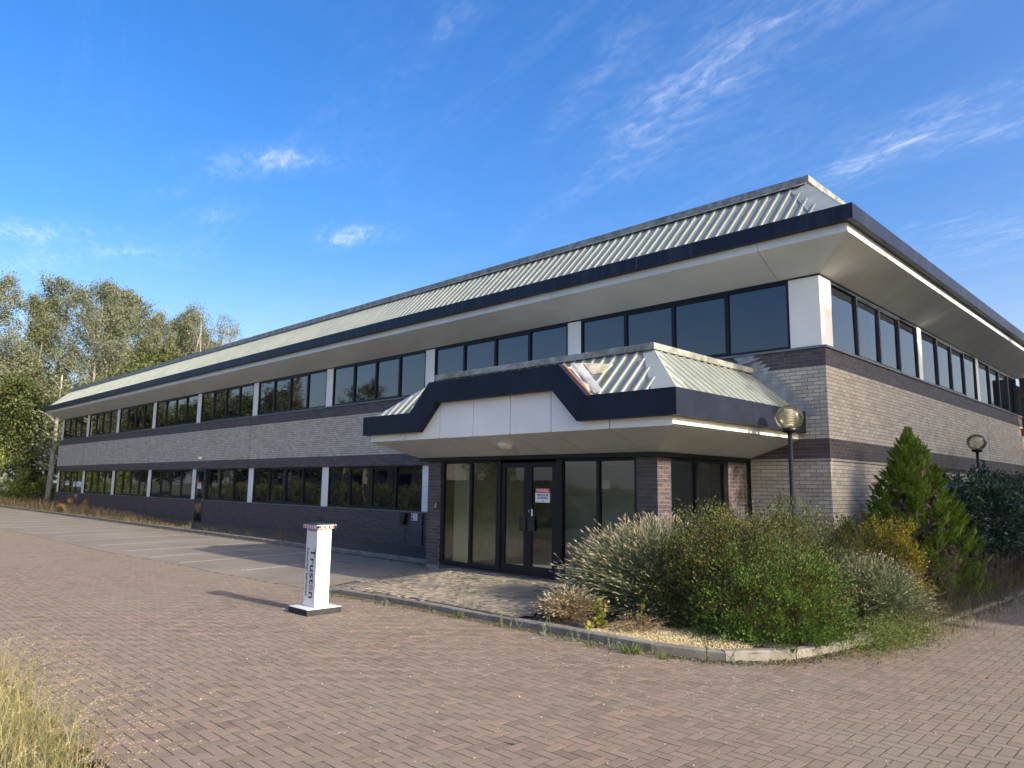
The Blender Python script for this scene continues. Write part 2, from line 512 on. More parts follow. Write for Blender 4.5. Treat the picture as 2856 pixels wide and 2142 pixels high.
runs(SIDE, SIDED, 'y', 0.0165, 18.4, 0.0, 1, 1, 20)
brick_run(FRONT, 'x', -1.62, 0.0, 2.48 - 33 * 0.075, 33, 0.075, 'L', 0.0, -1, 0, seed=31)
brick_run(SIDE, 'y', 0.0165, 3.53, 2.48 - 33 * 0.075, 33, 0.075, 'L', 0.0, 1, 1, seed=32)
brick_run(FRONTD, 'x', XL, -29.66, 1.07 - 14 * 0.075, 14, 0.075, 'D', 0.0, -1, 0, seed=33)
brick_run(FRONTD, 'x', -28.60, -8.05, 1.07 - 14 * 0.075, 14, 0.075, 'D', 0.0, -1, 0, seed=34)
brick_run(SIDED, 'y', 3.535, 18.4, 1.07 - 14 * 0.075, 14, 0.075, 'D', 0.0, 1, 0, seed=35)
bx('creasing_tile', plain('pale_tile', (0.36, 0.34, 0.30), 0.8, scale=20), BLD, -1.62, 0.02, -0.02, 0.02, 2.486, 2.529)
bx('creasing_tile', bpy.data.materials['pale_tile'], BLD, -0.02, 0.021, 0.0205, 3.53, 2.486, 2.529)
# stair bay at the far end of the side wall
BAY = core('stair_bay_wall', [(0.02, 0.544, 18.456, 22.0, -0.1, 6.19)], M_MORTD)
brick_run(BAY, 'x', 0.0, 0.55, 0.0, 82, 0.075, 'D', 18.45, -1, 0, seed=41)
brick_run(BAY, 'y', 18.4665, 22.0, 0.0, 82, 0.075, 'L', 0.55, 1, 0, seed=42)
# entrance piers
PY, PZ0, PZ1 = -3.30, 0.13, 2.47
PIERL = core('entrance_pier', [(-8.014, -7.576, PY + 0.006, -2.86, PZ0 - 0.1, PZ1)], M_MORTL)
PIERR = core('entrance_pier', [(-2.134, -1.706, PY + 0.006, -2.876, PZ0 - 0.1, PZ1)], M_MORTL)
PIERB = core('entrance_pier', [(-2.1, -1.706, -0.794, -0.01, PZ0 - 0.1, PZ1)], M_MORTL)
NB = 31; PB = (PZ1 - PZ0) / NB
brick_run(PIERL, 'x', -8.02, -7.57, PZ0, NB, PB, 'D', PY, -1, 0, seed=51)
brick_run(PIERL, 'y', -3.2835, -0.05, PZ0, NB, PB, 'D', -8.02, -1, 1, seed=52)
brick_run(PIERR, 'x', -2.14, -1.70, PZ0, NB, PB, 'D', PY, -1, 0, seed=53)
brick_run(PIERR, 'y', -3.2835, -2.87, PZ0, NB, PB, 'D', -1.70, 1, 1, seed=54)
brick_run(PIERB, 'y', -0.80, -0.01, PZ0, NB, PB, 'D', -1.70, 1, 0, seed=55)
bx('porch_side_wall', plain('dim_grey_plaster', (0.30, 0.31, 0.30), 0.8), BLD, -8.012, -7.80, -2.855, -0.02, 0.0, 2.47)

def brick_score(b):
    p, mk, c, h = b
    d = np.linalg.norm(np.array(c) - CAM)
    if p in (FRONT, FRONTD):
        if -9.2 < c[0] < -1.5 and c[2] < 4.45: return 1e9
        if c[0] > -1.62 and c[2] < 1.3: return 1e9
    if p in (SIDE, SIDED) and c[2] < 1.3: return 1e9
    if p in (PIERB,) and c[2] < 1.4: return 1e9
    if p is PIERL and h[0] < 0.01: return 1e9
    if p is PIERR and c[2] < 1.2: return 1e9
    if max(h) < 0.09: d *= 1.8
    return d
order = sorted(range(len(BR)), key=lambda i: brick_score(BR[i]))
solo = set(order[:300])
cache = {}
rest = {}
MK = {'L': M_LIGHT, 'D': M_DARK}
for i, (p, mk, c, h) in enumerate(BR):
    if i in solo:
        key = (mk, tuple(round(v, 4) for v in h))
        if key not in cache:
            me = boxes_mesh('brick', [(0, 0, 0)], [h]); me.materials.append(MK[mk]); cache[key] = me
        link('brick', cache[key], None, p, loc=c)
    else:
        rest.setdefault((p.name, mk), [[], [], p])
        rest[(p.name, mk)][0].append(c); rest[(p.name, mk)][1].append(h)
for (pn, mk), (C, H, p) in rest.items():
    tag(link('brickwork', boxes_mesh('brickwork', C, H), MK[mk], p), kind='stuff')

# ---- sills
MB().box(XL - 0.02, 0.03, -0.035, 0.20, Z4 + 0.002, Z4 + 0.045).build('window_sill', M_SILL, BLD)
MB().box(-0.20, 0.031, 0.2005, 18.44, Z4 + 0.0025, Z4 + 0.044).build('window_sill', M_SILL, BLD)
MB().box(XL - 0.02, -29.70, -0.03, 0.20, 1.072, 1.108).build('window_sill', M_SILL, BLD)
MB().box(-28.56, -8.05, -0.03, 0.20, 1.072, 1.108).build('window_sill', M_SILL, BLD)
MB().box(-0.20, 0.03, 3.54, 18.44, 1.072, 1.108).build('window_sill', M_SILL, BLD)

# ---- windows and white pillars
def place(axis, a0, a1, d0, d1, z0, z1):
    return (a0, a1, REC + d0, REC + d1, z0, z1) if axis == 'x' else (-REC - d1, -REC - d0, a0, a1, z0, z1)
PR = random.Random(9)
def window(axis, a0, a1, z0, z1, n, bottom=0.055):
    f = MB()
    fr = 0.05
    f.box(*place(axis, a0, a1, 0, 0.08, z1 - fr, z1)); f.box(*place(axis, a0, a1, 0, 0.08, z0, z0 + bottom))
    f.box(*place(axis, a0, a0 + fr, 0.001, 0.079, z0 + bottom, z1 - fr)); f.box(*place(axis, a1 - fr, a1, 0.001, 0.079, z0 + bottom, z1 - fr))
    w = (a1 - a0 - 2 * fr) / n
    spans = []
    for k in range(n):
        s, e = a0 + fr + k * w, a0 + fr + (k + 1) * w
        if k: s += 0.04
        if k < n - 1: e -= 0.04
        if 0 < k < n - 1:        # opening light: a slim casement frame inside the bay
            c = 0.035
            f.box(*place(axis, s, e, 0.012, 0.07, z1 - fr - c, z1 - fr)); f.box(*place(axis, s, e, 0.012, 0.07, z0 + bottom, z0 + bottom + c))
            spans.append((s, e, z0 + bottom + c, z1 - fr - c))
        else:
            spans.append((s, e, z0 + bottom, z1 - fr))
        if k:
            m = a0 + fr + k * w
            f.box(*place(axis, m - 0.04, m + 0.04, -0.004, 0.08, z0 + bottom, z1 - fr))
    o = f.build('window', M_FRAME if axis == 'x' else M_FRAME_LIT, BLD)
    for s, e, b, tt in spans:
        q = place(axis, s - 0.006, e + 0.006, 0.045, 0.055, b - 0.006, tt + 0.006)
        cc = Vector(((q[0] + q[1]) / 2, (q[2] + q[3]) / 2, (q[4] + q[5]) / 2))
        pa = MB().box(q[0] - cc.x, q[1] - cc.x, q[2] - cc.y, q[3] - cc.y, q[4] - cc.z, q[5] - cc.z).build('pane', M_GLASS, o)
        pa.location = cc
        wz, wt = PR.gauss(0, 0.0035), PR.gauss(0, 0.003)       # panes never sit in one true plane
        pa.rotation_euler = (wt, 0, wz) if axis == 'x' else (0, wt, wz)
    return o
PW = 0.436
BAYW = 5.901
def pill(axis, a0, a1, z0, z1):
    m = MB(); m.box(*place(axis, a0, a1, -0.004, 0.12, z0, z1)); return m.build('pillar_panel', M_WHITE, BLD, bevel=0.006)
edges = [-0.723] + [-0.723 - BAYW * k for k in range(1, 10)]
for k in range(9):
    hi = edges[k] if k == 0 else edges[k]
    window('x', edges[k + 1] + PW, edges[k], ZW0, ZW1, 4)
    pill('x', edges[k + 1], edges[k + 1] + PW, ZW0 - 0.006, ZW1)
m = MB(); m.box(-0.723, -REC + 0.004, REC - 0.004, 0.675, ZW0 - 0.006, ZW1 + 0.04); m.build('corner_panel', M_WHITE, BLD, bevel=0.008)
ys = [0.675, 6.386, 12.40, 18.44]
for k in range(3):
    window('y', ys[k] + (0.0 if k == 0 else 0.32), ys[k + 1], ZW0, ZW1, 4)
    if k < 2: pill('y', ys[k + 1], ys[k + 1] + 0.32, ZW0 - 0.006, ZW1)
# lower floor
for k in range(2, 10):
    a0 = edges[k] + PW
    if k < 9: pass
    pill('x', edges[k], edges[k] + PW, ZL0, ZL1)
for k in range(2, 9):
    a1 = edges[k]; a0 = edges[k + 1] + PW
    if k == 4:
        window('x', -28.60, a1, ZL0, ZL1, 3)
    else:
        window('x', a0, a1, ZL0, ZL1, 4)
window('x', edges[2] + PW, -8.05, ZL0, ZL1, 3)
for y0, y1 in ((3.53, 6.386), (6.706, 12.40), (12.82, 18.44)):
    window('y', y0, y1, ZL0, ZL1, 4 if y1 - y0 > 4 else 2)
pill('y', 6.386, 6.706, ZL0, ZL1); pill('y', 12.40, 12.82, ZL0, ZL1)
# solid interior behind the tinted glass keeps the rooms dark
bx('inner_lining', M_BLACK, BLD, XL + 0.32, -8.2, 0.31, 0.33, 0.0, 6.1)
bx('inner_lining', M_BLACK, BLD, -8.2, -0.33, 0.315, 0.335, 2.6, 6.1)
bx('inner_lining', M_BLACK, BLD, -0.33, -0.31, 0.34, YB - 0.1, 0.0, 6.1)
bx('floor_slab', M_SOFFIT, BLD, XL + 0.33, -0.34, 0.34, YB - 0.05, 2.62, 2.9)
# movement joints
for x in (-12.2, -24.2, -36.0, -47.8):
    bx('movement_joint', M_SEAL, BLD, x - 0.007, x + 0.007, -0.0035, 0.01, Z1, Z4)
for x in (-18.2, -24.2, -36.0, -47.8):
    bx('movement_joint', M_SEAL, BLD, x - 0.007, x + 0.007, -0.0035, 0.01, 0.02, 1.065)
bx('movement_joint', M_SEAL, BLD, -0.01, 0.0035, 12.9, 12.914, Z1, Z4)

# side door in the front wall
d = MB(); d.box(-29.66, -28.60, 0.03, 0.09, 0.02, 2.53)
DOOR = d.build('side_door', plain('dark_green_door', (0.012, 0.020, 0.020), 0.4), BLD)
bx('pane', M_GLASS, DOOR, -29.50, -28.76, 0.022, 0.029, 1.12, 2.42); bx('pane', M_GLASS, DOOR, -29.50, -28.76, 0.022, 0.029, 0.16, 0.98)
bx('door_handle', M_STEEL, DOOR, -28.74, -28.68, 0.0, 0.028, 1.0, 1.14)

# ---- eaves: soffit, white edge, navy fascia
OV, OVS = 0.975, 0.81
jx = [XL - OVS] + [-0.723 - BAYW * k + 0.20 for k in range(8, 0, -1)] + [-0.92, OVS]
for a, b in zip(jx, jx[1:]):
    g = 0.005
    ai, bi = a, b
    if a == jx[0]: ai = XL + 0.09
    if b == jx[-1]: bi = -0.09
    a2, b2 = a + (0 if a == jx[0] else g), b - (0 if b == jx[-1] else g)
    ai, bi = (ai if a == jx[0] else a2), (bi if b == jx[-1] else b2)
    m = MB()
    m.prism([(a2, -OVS, 6.622), (b2, -OVS, 6.622), (bi, 0.085, 6.20), (ai, 0.085, 6.20)], (0, 0, 0.03))
    m.box(a2, b2, -OVS - 0.004, -OVS + 0.03, 6.618, 6.80)
    m.build('soffit_panel', M_SOFFIT, BLD)
MB().prism([(XL - OVS, -OVS + 0.032, 6.655), (OVS - 0.032, -OVS + 0.032, 6.655), (-0.09, 0.085, 6.235), (XL + 0.09, 0.085, 6.235)], (0, 0, 0.01)).build('soffit_backing', M_SEAL, BLD)
jy = [-OVS, 0.55, 6.55, 12.6, 18.6, YB]
for a, b in zip(jy, jy[1:]):
    g = 0.005
    a2, b2 = a + (0 if a == jy[0] else g), b - g
    ai = 0.09 if a == jy[0] else a2
    m = MB()
    m.prism([(OVS, a2, 6.622), (OVS, b2, 6.622), (-0.085, b2, 6.20), (-0.085, ai, 6.20)], (0, 0, 0.03))
    m.box(OVS - 0.03, OVS + 0.004, a2 + (0.031 if a == jy[0] else 0), b2, 6.6185, 6.80)
    m.build('soffit_panel', M_SOFFIT, BLD)
bx('eaves_closer', M_FRAME, BLD, XL, -REC + 0.02, 0.07, 0.12, 6.17, 6.199)
bx('eaves_closer', M_FRAME, BLD, -0.12, -0.07, 0.121, 18.44, 6.171, 6.1985)
fx = [XL - OV] + [-50.9 + 5.9 * k for k in range(9)] + [OV]
fx = [x for x in fx if x < OV - 0.5] + [OV]
for a, b in zip(fx, fx[1:]):
    m = MB(); m.box(a + (0.002 if a > fx[0] else 0), b - (0.002 if b < OV else 0), -OV, -OV + 0.16, 6.79, 7.08)
    m.build('fascia_panel', M_FASCIA, BLD)
M_SEAM = plain('pale_fascia_seam', (0.07, 0.075, 0.09), 0.5)
for xx in fx[1:-1]:
    bx('fascia_seam', M_SEAM, BLD, xx - 0.006, xx + 0.006, -OV - 0.003, -OV + 0.01, 6.795, 7.075)
fy = [-OV + 0.162, 3.2, 8.6, 14.2, 19.8, YB]
for yy in fy[1:-1]:
    bx('fascia_seam', M_SEAM, BLD, OV - 0.01, OV + 0.003, yy - 0.006, yy + 0.006, 6.795, 7.075)
for a, b in zip(fy, fy[1:]):
    m = MB(); m.box(OV - 0.16, OV, a + 0.002, b - 0.002, 6.79, 7.08); m.build('fascia_panel', M_FASCIA, BLD)
bx('fascia_panel', M_FASCIA, BLD, XL - OV, XL - OV + 0.16, -OV + 0.163, YB, 6.791, 7.079)
bx('gutter_lining', M_LEAD, BLD, XL - OV + 0.16, OV - 0.16, -OV + 0.16, -0.4, 6.95, 6.97)

# ---- mansard roof with ribs
E0, ZE, RI, ZR = 0.86, 6.99, 0.36, 8.25       # eave offset, eave height, ridge inset, ridge height
SLOPE = math.atan2(ZR - ZE, RI + E0)
roof = MB()
roof.face([(XL - E0, -E0, ZE), (E0, -E0, ZE), (-RI, RI, ZR), (XL + RI, RI, ZR)])
roof.face([(E0, -E0, ZE), (E0, YB, ZE), (-RI, YB, ZR), (-RI, RI, ZR)])
roof.face([(XL - E0, YB, ZE), (XL - E0, -E0, ZE), (XL + RI, RI, ZR), (XL + RI, YB, ZR)])
roof.face([(XL + RI, RI, ZR), (-RI, RI, ZR), (-RI, YB, ZR), (XL + RI, YB, ZR)])
ROOF = roof.build('roof', M_ROOF, BLD)
LS = math.hypot(ZR - ZE, RI + E0)
def rib_mesh(L, w=0.085, h=0.024, taper=0.35):
    m = MB()     # local: x across, y up the slope, z out
    m.v += [(-w / 2, 0, 0.0), (w / 2, 0, 0.0), (w * 0.28, 0, h), (-w * 0.28, 0, h), (-w / 2, L, 0.0), (w / 2, L, 0.0), (w * 0.28, L, h), (-w * 0.28, L, h)]
    m.f += [[0, 1, 2, 3], [7, 6, 5, 4], [0, 4, 5, 1], [1, 5, 6, 2], [2, 6, 7, 3], [3, 7, 4, 0]]
    return m.mesh('roof_rib')
full = rib_mesh(LS - 0.02); full.materials.append(M_RIB)
x = XL - E0 + 0.62
while x < E0 - 0.28:
    L = min(LS - 0.02, (E0 - 0.26 - x) / (RI + E0) * LS - 0.12, (x - (XL - E0)) / (RI + E0) * LS - 0.12)
    if L > 0.15:
        if L > LS - 0.03: me = full
        else:
            me = rib_mesh(L); me.materials.append(M_RIB)
        o = link('roof_rib', me, None, ROOF, loc=(x, -E0, ZE + 0.001)); o.rotation_euler = (SLOPE, 0, 0)
    x += 0.25
sr = MB()
y = -E0 + 0.7
while y < YB:
    L = 1.0 if y > 1.5 else (y + E0) / (RI + E0) - 0.1
    a = Vector((E0, y, ZE)); b = Vector((E0 - (E0 + RI) * min(L, 1), y, ZE + (ZR - ZE) * min(L, 1)))
    n = Vector((math.sin(SLOPE), 0, math.cos(SLOPE))) * 0.04
    sr.prism([a + Vector((0, -0.025, 0)), a + Vector((0, 0.025, 0)), a + n + Vector((0, 0.014, 0)), a + n + Vector((0, -0.014, 0))], b - a)
    y += 0.25
tag(sr.build('side_roof_ribs', M_RIB, ROOF), kind='stuff')
# hip flashings: flat folded sheets lying just above the slopes
def hip(p0, p1, d0, d1, nrm_, parent, name, mat):
    """p0 foot, p1 top, d0/d1 offset of the lower/upper inner edge"""
    m = MB(); m.prism([p0, p1, Vector(p1) + Vector(d1), Vector(p0) + Vector(d0)], nrm_); return m.build(name, mat, parent)
cs, sn = math.cos(SLOPE), math.sin(SLOPE)
hip((E0, -E0, ZE), (-RI, RI, ZR), (-0.62, 0, 0), (-0.40, 0, 0), (0, -sn * 0.012, cs * 0.012), ROOF, 'hip_flashing', M_FLASH)
hip((E0, -E0, ZE), (-RI, RI, ZR), (0, 0.62, 0), (0, 0.40, 0), (sn * 0.012, 0, cs * 0.012), ROOF, 'hip_flashing', M_FLASH)
hip((XL - E0, -E0, ZE), (XL + RI, RI, ZR), (0.4, 0, 0), (0.3, 0, 0), (0, -sn * 0.012, cs * 0.012), ROOF, 'hip_flashing', M_FLASH)
for k in range(14):
    a = XL + RI - 0.05 + k * (-RI * 2 - XL + 0.1) / 14
    b = XL + RI - 0.05 + (k + 1) * (-RI * 2 - XL + 0.1) / 14
    m = MB(); m.box(a + 0.002, b - 0.002, RI - 0.075, RI + 0.25, ZR + 0.0, ZR + 0.145)
    m.prism([(a + 0.002, RI - 0.075, ZR + 0.0), (b - 0.002, RI - 0.075, ZR + 0.0), (b - 0.002, RI - 0.135, ZR - 0.055), (a + 0.002, RI - 0.135, ZR - 0.055)], (0, 0.02, 0.012))
    m.build('ridge_cap', M_RIDGE, ROOF)
for a, b in ((RI + 0.252, 6), (6, 12), (12, 18), (18, YB)):
    m = MB(); m.box(-RI - 0.25, -RI + 0.075, a + 0.002, b - 0.002, ZR + 0.001, ZR + 0.144)
    m.build('ridge_cap', M_RIDGE, ROOF)
m = MB(); m.box(-RI + 0.051, -RI + 0.075, RI - 0.075, RI + 0.25, ZR + 0.001, ZR + 0.144); m.build('ridge_cap', M_RIDGE, ROOF)

# ================================================================== entrance porch (parts of the building)
FY = -4.68
TOP = [(-8.74, 3.45), (-7.0, 3.45), (-6.38, 4.05), (-2.80, 4.05), (-2.17, 3.45), (-0.44, 3.45)]
BOT = [(-8.74, 3.03), (-6.70, 3.03), (-6.11, 3.61), (-2.96, 3.61), (-2.38, 3.03), (-0.44, 3.03)]
for k in range(5):
    g0 = 0.002 if k else 0.0; g1 = 0.002 if k < 4 else 0.0
    q = [(BOT[k][0] + g0, FY, BOT[k][1]), (BOT[k + 1][0] - g1, FY, BOT[k + 1][1]), (TOP[k + 1][0] - g1, FY, TOP[k + 1][1]), (TOP[k][0] + g0, FY, TOP[k][1])]
    MB().prism(q, (0, 0.13, 0)).build('porch_fascia_panel', M_PFASC, BLD)
bx('porch_fascia_panel', M_PFASC, BLD, -0.57, -0.441, FY + 0.132, -2.2, 3.03, 3.45)
bx('porch_fascia_panel', M_PFASC, BLD, -0.57, -0.44, -2.197, -0.003, 3.03, 3.45)
bx('porch_fascia_panel', M_PFASC, BLD, -8.739, -8.61, FY + 0.132, -0.003, 3.03, 3.45)
# white front boards
SY = FY + 0.15
def fbot(x):
    return float(np.interp(x, [p[0] for p in BOT], [p[1] for p in BOT]))
jn = [-8.63, -7.37, -6.16, -5.14, -4.11, -3.09, -1.80, -0.60]
for a, b in zip(jn, jn[1:]):
    a2, b2 = a + 0.009, b - 0.009
    xs = [a2] + [p[0] for p in BOT if a2 < p[0] < b2] + [b2]
    q = [(a2, SY, 2.885), (b2, SY, 2.885)] + [(xx, SY, fbot(xx) + 0.16) for xx in xs[::-1]]
    MB().prism(q, (0, 0.025, 0)).build('porch_front_board', M_WHITE, BLD)
    ai, bi = (a2, b2)
    if a == jn[0]: ai = -8.20
    if b == jn[-1]: bi = -1.62
    MB().prism([(a2, SY + 0.002, 2.884), (b2, SY + 0.002, 2.884), (bi, -3.42, 2.552), (ai, -3.42, 2.552)], (0, 0, 0.025)).build('porch_soffit_panel', M_SOFFIT, BLD)
MB().prism([(-8.6, SY + 0.030, 2.915), (-0.64, SY + 0.030, 2.915), (-1.62, -3.42, 2.581), (-8.2, -3.42, 2.581)], (0, 0, 0.008)).build('soffit_backing', M_SEAL, BLD)
MB().prism([(-6.9, SY + 0.027, 2.95), (-2.2, SY + 0.027, 2.95), (-2.95, SY + 0.027, 3.70), (-6.15, SY + 0.027, 3.70)], (0, 0.008, 0)).build('board_backing', M_SEAL, BLD)
bx('porch_side_board', M_WHITE, BLD, -0.628, -0.60, SY + 0.002, -3.0, 2.885, 3.10)
bx('porch_side_board', M_WHITE, BLD, -0.628, -0.60, -2.994, -0.003, 2.885, 3.10)
bx('porch_side_board', M_WHITE, BLD, -8.63, -8.602, SY + 0.03, -0.003, 2.885, 3.10)
for a, b in ((SY + 0.002, -3.0), (-2.994, -0.003)):
    ai = -3.42 if a < -4 else a
    MB().prism([(-0.60, a, 2.884), (-0.60, b, 2.884), (-1.62, b, 2.552), (-1.62, ai, 2.552)], (0, 0, 0.025)).build('porch_soffit_panel', M_SOFFIT, BLD)
MB().prism([(-8.63, SY + 0.002, 2.884), (-8.63, -0.003, 2.884), (-8.20, -0.003, 2.552), (-8.20, -3.42, 2.552)], (0, 0, 0.025)).build('porch_soffit_panel', M_SOFFIT, BLD)
MB().box(-8.21, -1.60, -3.43, -3.25, 2.472, 2.550).build('porch_beam', M_FRAME, BLD)
MB().box(-1.78, -1.601, -3.249, -0.002, 2.473, 2.549).build('porch_beam', M_FRAME, BLD)
MB().box(-8.209, -8.0, -3.249, -0.002, 2.473, 2.549).build('porch_beam', M_FRAME, BLD)
MB().box(-8.6, -0.6, -4.5, -0.003, 3.06, 3.08).build('porch_ceiling_deck', M_BLACK, BLD)
# porch roof
PRY, PRZ, PXL, PXR = -3.60, 4.30, -7.42, -1.55
ex0, ex1, ey, ez = -8.64, -0.54, FY + 0.19, 3.43
pr = MB()
pr.face([(ex0, ey, ez), (ex1, ey, ez), (PXR, PRY, PRZ), (PXL, PRY, PRZ)])
pr.face([(ex1, ey, ez), (ex1, -0.003, ez), (PXR, -0.003, PRZ), (PXR, PRY, PRZ)])
pr.face([(ex0, -0.003, ez), (ex0, ey, ez), (PXL, PRY, PRZ), (PXL, -0.003, PRZ)])
pr.face([(PXL, PRY, PRZ), (PXR, PRY, PRZ), (PXR, -0.003, PRZ), (PXL, -0.003, PRZ)])
PROOF = pr.build('porch_roof', M_ROOF, BLD)
PS = math.atan2(PRZ - ez, PRY - ey); PL = math.hypot(PRZ - ez, PRY - ey)
# raised middle: a low hood from the lifted fascia back to the slope
yb = ey + (4.03 - ez) / (PRZ - ez) * (PRY - ey)
hd = MB()
hd.face([(-6.40, FY + 0.10, 4.03), (-2.78, FY + 0.10, 4.03), (-2.78, yb, 4.035), (-6.40, yb, 4.035)])
hd.face([(-2.78, FY + 0.10, 4.03), (-2.17, FY + 0.10, 3.43), (-2.10, ey + 0.02, 3.45), (-2.45, yb - 0.05, 4.0), (-2.78, yb, 4.035)])
hd.face([(-6.40, FY + 0.10, 4.03), (-6.40, yb, 4.035), (-6.75, yb - 0.05, 4.0), (-7.07, ey + 0.02, 3.45), (-7.0, FY + 0.10, 3.43)])
hd.build('porch_hood', M_LEAD, PROOF)
# torn felt and flashing by the hood
MB().prism([(-2.66, -4.50, 4.05), (-2.08, -4.50, 3.50), (-2.04, -4.45, 3.54), (-2.54, -4.38, 4.06)], (0.015, 0.015, 0.02)).build('torn_flashing', M_LEAD, PROOF)
MB().prism([(-2.60, -4.22, 4.09), (-2.05, -4.10, 4.02), (-2.12, -4.28, 3.86), (-2.30, -4.34, 3.84)], (0, -0.015, 0.02)).build('torn_flashing', plain('cream_torn_sheet', (0.44, 0.38, 0.28), 0.7, scale=9, var=0.35), PROOF)
MB().tube([(-2.78, FY + 0.14, 4.055), (-2.5, FY + 0.14, 3.78), (-2.16, FY + 0.14, 3.46)], 0.018, 5).build('copper_trim', plain('rusty_copper_edge', (0.42, 0.16, 0.08), 0.6, scale=20), PROOF)
def hood_skip(x): return -7.05 < x < -2.0
x = ex0 + 0.30
while x < ex1 - 0.25:
    L = min(PL - 0.03, (ex1 - 0.2 - x) / (ex1 - PXR) * PL - 0.1, (x - ex0) / (PXL - ex0) * PL - 0.06)
    z0 = 0.0
    if -2.78 > x > -6.40: z0 = PL * (4.05 - ez) / (PRZ - ez)
    elif -2.0 > x >= -2.78: z0 = PL * max(0, (4.05 - ez) * (-2.05 - x) / 0.73) / (PRZ - ez)
    elif -7.1 < x <= -6.40: z0 = PL * max(0, (4.05 - ez) * (x + 7.1) / 0.7) / (PRZ - ez)
    if L - z0 > 0.12:
        me = rib_mesh(L - z0, 0.085, 0.030); me.materials.append(M_RIB)
        o = link('porch_roof_rib', me, None, PROOF, loc=(x, ey + math.cos(PS) * z0, ez + math.sin(PS) * z0 + 0.001)); o.rotation_euler = (PS, 0, 0)
    x += 0.24
SS = math.atan2(PRZ - ez, ex1 - PXR); SL = math.hypot(PRZ - ez, ex1 - PXR)
y = ey + 0.30
while y < -0.25:
    L = min(SL - 0.03, (y - ey) / (PRY - ey) * SL - 0.1)
    if L > 0.12:
        me = rib_mesh(L, 0.085, 0.030); me.materials.append(M_RIB)
        o = link('porch_roof_rib', me, None, PROOF, loc=(ex1, y, ez + 0.001)); o.rotation_euler = (SS, 0, PI / 2)
    y += 0.25
pc, ps_ = math.cos(PS), math.sin(PS)
hip((ex1, ey, ez), (PXR, PRY, PRZ), (-0.46, 0, 0), (-0.22, 0, 0), (0, -ps_ * 0.014, pc * 0.014), PROOF, 'hip_flashing', M_FLASH)
hip((ex1, ey, ez), (PXR, PRY, PRZ), (0, 0.34, 0), (0, 0.22, 0), (ps_ * 0.014, 0, pc * 0.014), PROOF, 'hip_flashing', M_FLASH)
hip((ex0, ey, ez), (PXL, PRY, PRZ), (0.5, 0, 0), (0.25, 0, 0), (0, -ps_ * 0.014, pc * 0.014), PROOF, 'hip_flashing', M_FLASH)
MB().box(PXL - 0.05, -4.5, PRY - 0.06, PRY + 0.2, PRZ + 0.005, PRZ + 0.125).build('porch_ridge_cap', M_RIDGE, PROOF, bevel=0.01)
MB().box(-4.496, PXR + 0.06, PRY - 0.06, PRY + 0.2, PRZ + 0.005, PRZ + 0.125).build('porch_ridge_cap', M_RIDGE, PROOF, bevel=0.01)
MB().box(PXR - 0.2, PXR + 0.06, PRY + 0.203, -0.004, PRZ + 0.006, PRZ + 0.124).build('porch_ridge_cap', M_RIDGE, PROOF, bevel=0.01)
# stepped lead flashing where the porch roof meets the front wall
sf = MB()
za, xa = ez + 0.04, ex1 + 0.02
k = 0
zz = 3.36
while zz < 4.66:
    xo = ex1 - (zz - ez) / (PRZ + 0.12 - ez) * (ex1 - PXR) + 0.30 if zz > ez else ex1 + 0.26
    xi = xo - 0.42
    sf.prism([(xi, -0.006, zz), (xo - 0.03, -0.006, zz), (xo + 0.06, -0.006, zz + 0.068), (xi - 0.05, -0.006, zz + 0.074)], (0, -0.003, 0))
    zz += 0.075
sf.build('stepped_flashing', M_LEAD, PROOF)
MB().prism([(-1.95, -0.05, 4.50), (-1.35, -0.03, 4.62), (-1.28, -0.09, 4.60), (-1.75, -0.13, 4.48)], (0, 0, 0.012)).build('lifted_flashing', M_LEAD, PROOF)

# glazing of the porch
GZ0, GZ1 = 0.16, 2.472
EW = MB()
def fbar(x0, x1, z0, z1, y0=PY + 0.02, y1=PY + 0.10): EW.box(x0, x1, y0, y1, z0, z1)
fbar(-7.57, -7.475, GZ0, GZ1); fbar(-6.60, -6.53, GZ0 + 0.09, GZ1 - 0.06); fbar(-5.73, -5.60, GZ0, GZ1, PY + 0.005, PY + 0.12)
fbar(-4.06, -3.90, GZ0, GZ1, PY + 0.005, PY + 0.12); fbar(-3.06, -2.99, GZ0 + 0.09, GZ1 - 0.06); fbar(-2.20, -2.14, GZ0, GZ1)
for a, b in ((-7.475, -5.73), (-3.90, -2.20)):
    fbar(a, b, GZ0, GZ0 + 0.09); fbar(a, b, GZ1 - 0.06, GZ1)
fbar(-5.60, -4.06, GZ1 - 0.06, GZ1)
EWIN = EW.build('entrance_window', M_FRAME, BLD)
for a, b in ((-7.475, -6.60), (-6.53, -5.73), (-3.90, -3.06), (-2.99, -2.20)):
    MB().face([(a, PY + 0.06, GZ0 + 0.09), (b, PY + 0.06, GZ0 + 0.09), (b, PY + 0.06, GZ1 - 0.06), (a, PY + 0.06, GZ1 - 0.06)]).build('pane', M_CLEAR, EWIN)
SWN = MB()
def sbar(y0, y1, z0, z1): SWN.box(-1.80, -1.72, y0, y1, z0, z1)
sbar(-2.87, -2.82, GZ0, GZ1); sbar(-1.99, -1.90, GZ0 + 0.08, GZ1 - 0.06); sbar(-0.93, -0.80, GZ0, GZ1); sbar(-2.82, -0.93, GZ0, GZ0 + 0.08); sbar(-2.82, -0.93, GZ1 - 0.06, GZ1)
SWIN = SWN.build('entrance_side_window', M_FRAME, BLD)
for a, b in ((-2.82, -1.99), (-1.90, -0.93)):
    MB().face([(-1.76, a, GZ0 + 0.08), (-1.76, b, GZ0 + 0.08), (-1.76, b, GZ1 - 0.06), (-1.76, a, GZ1 - 0.06)]).build('pane', M_CLEAR, SWIN)
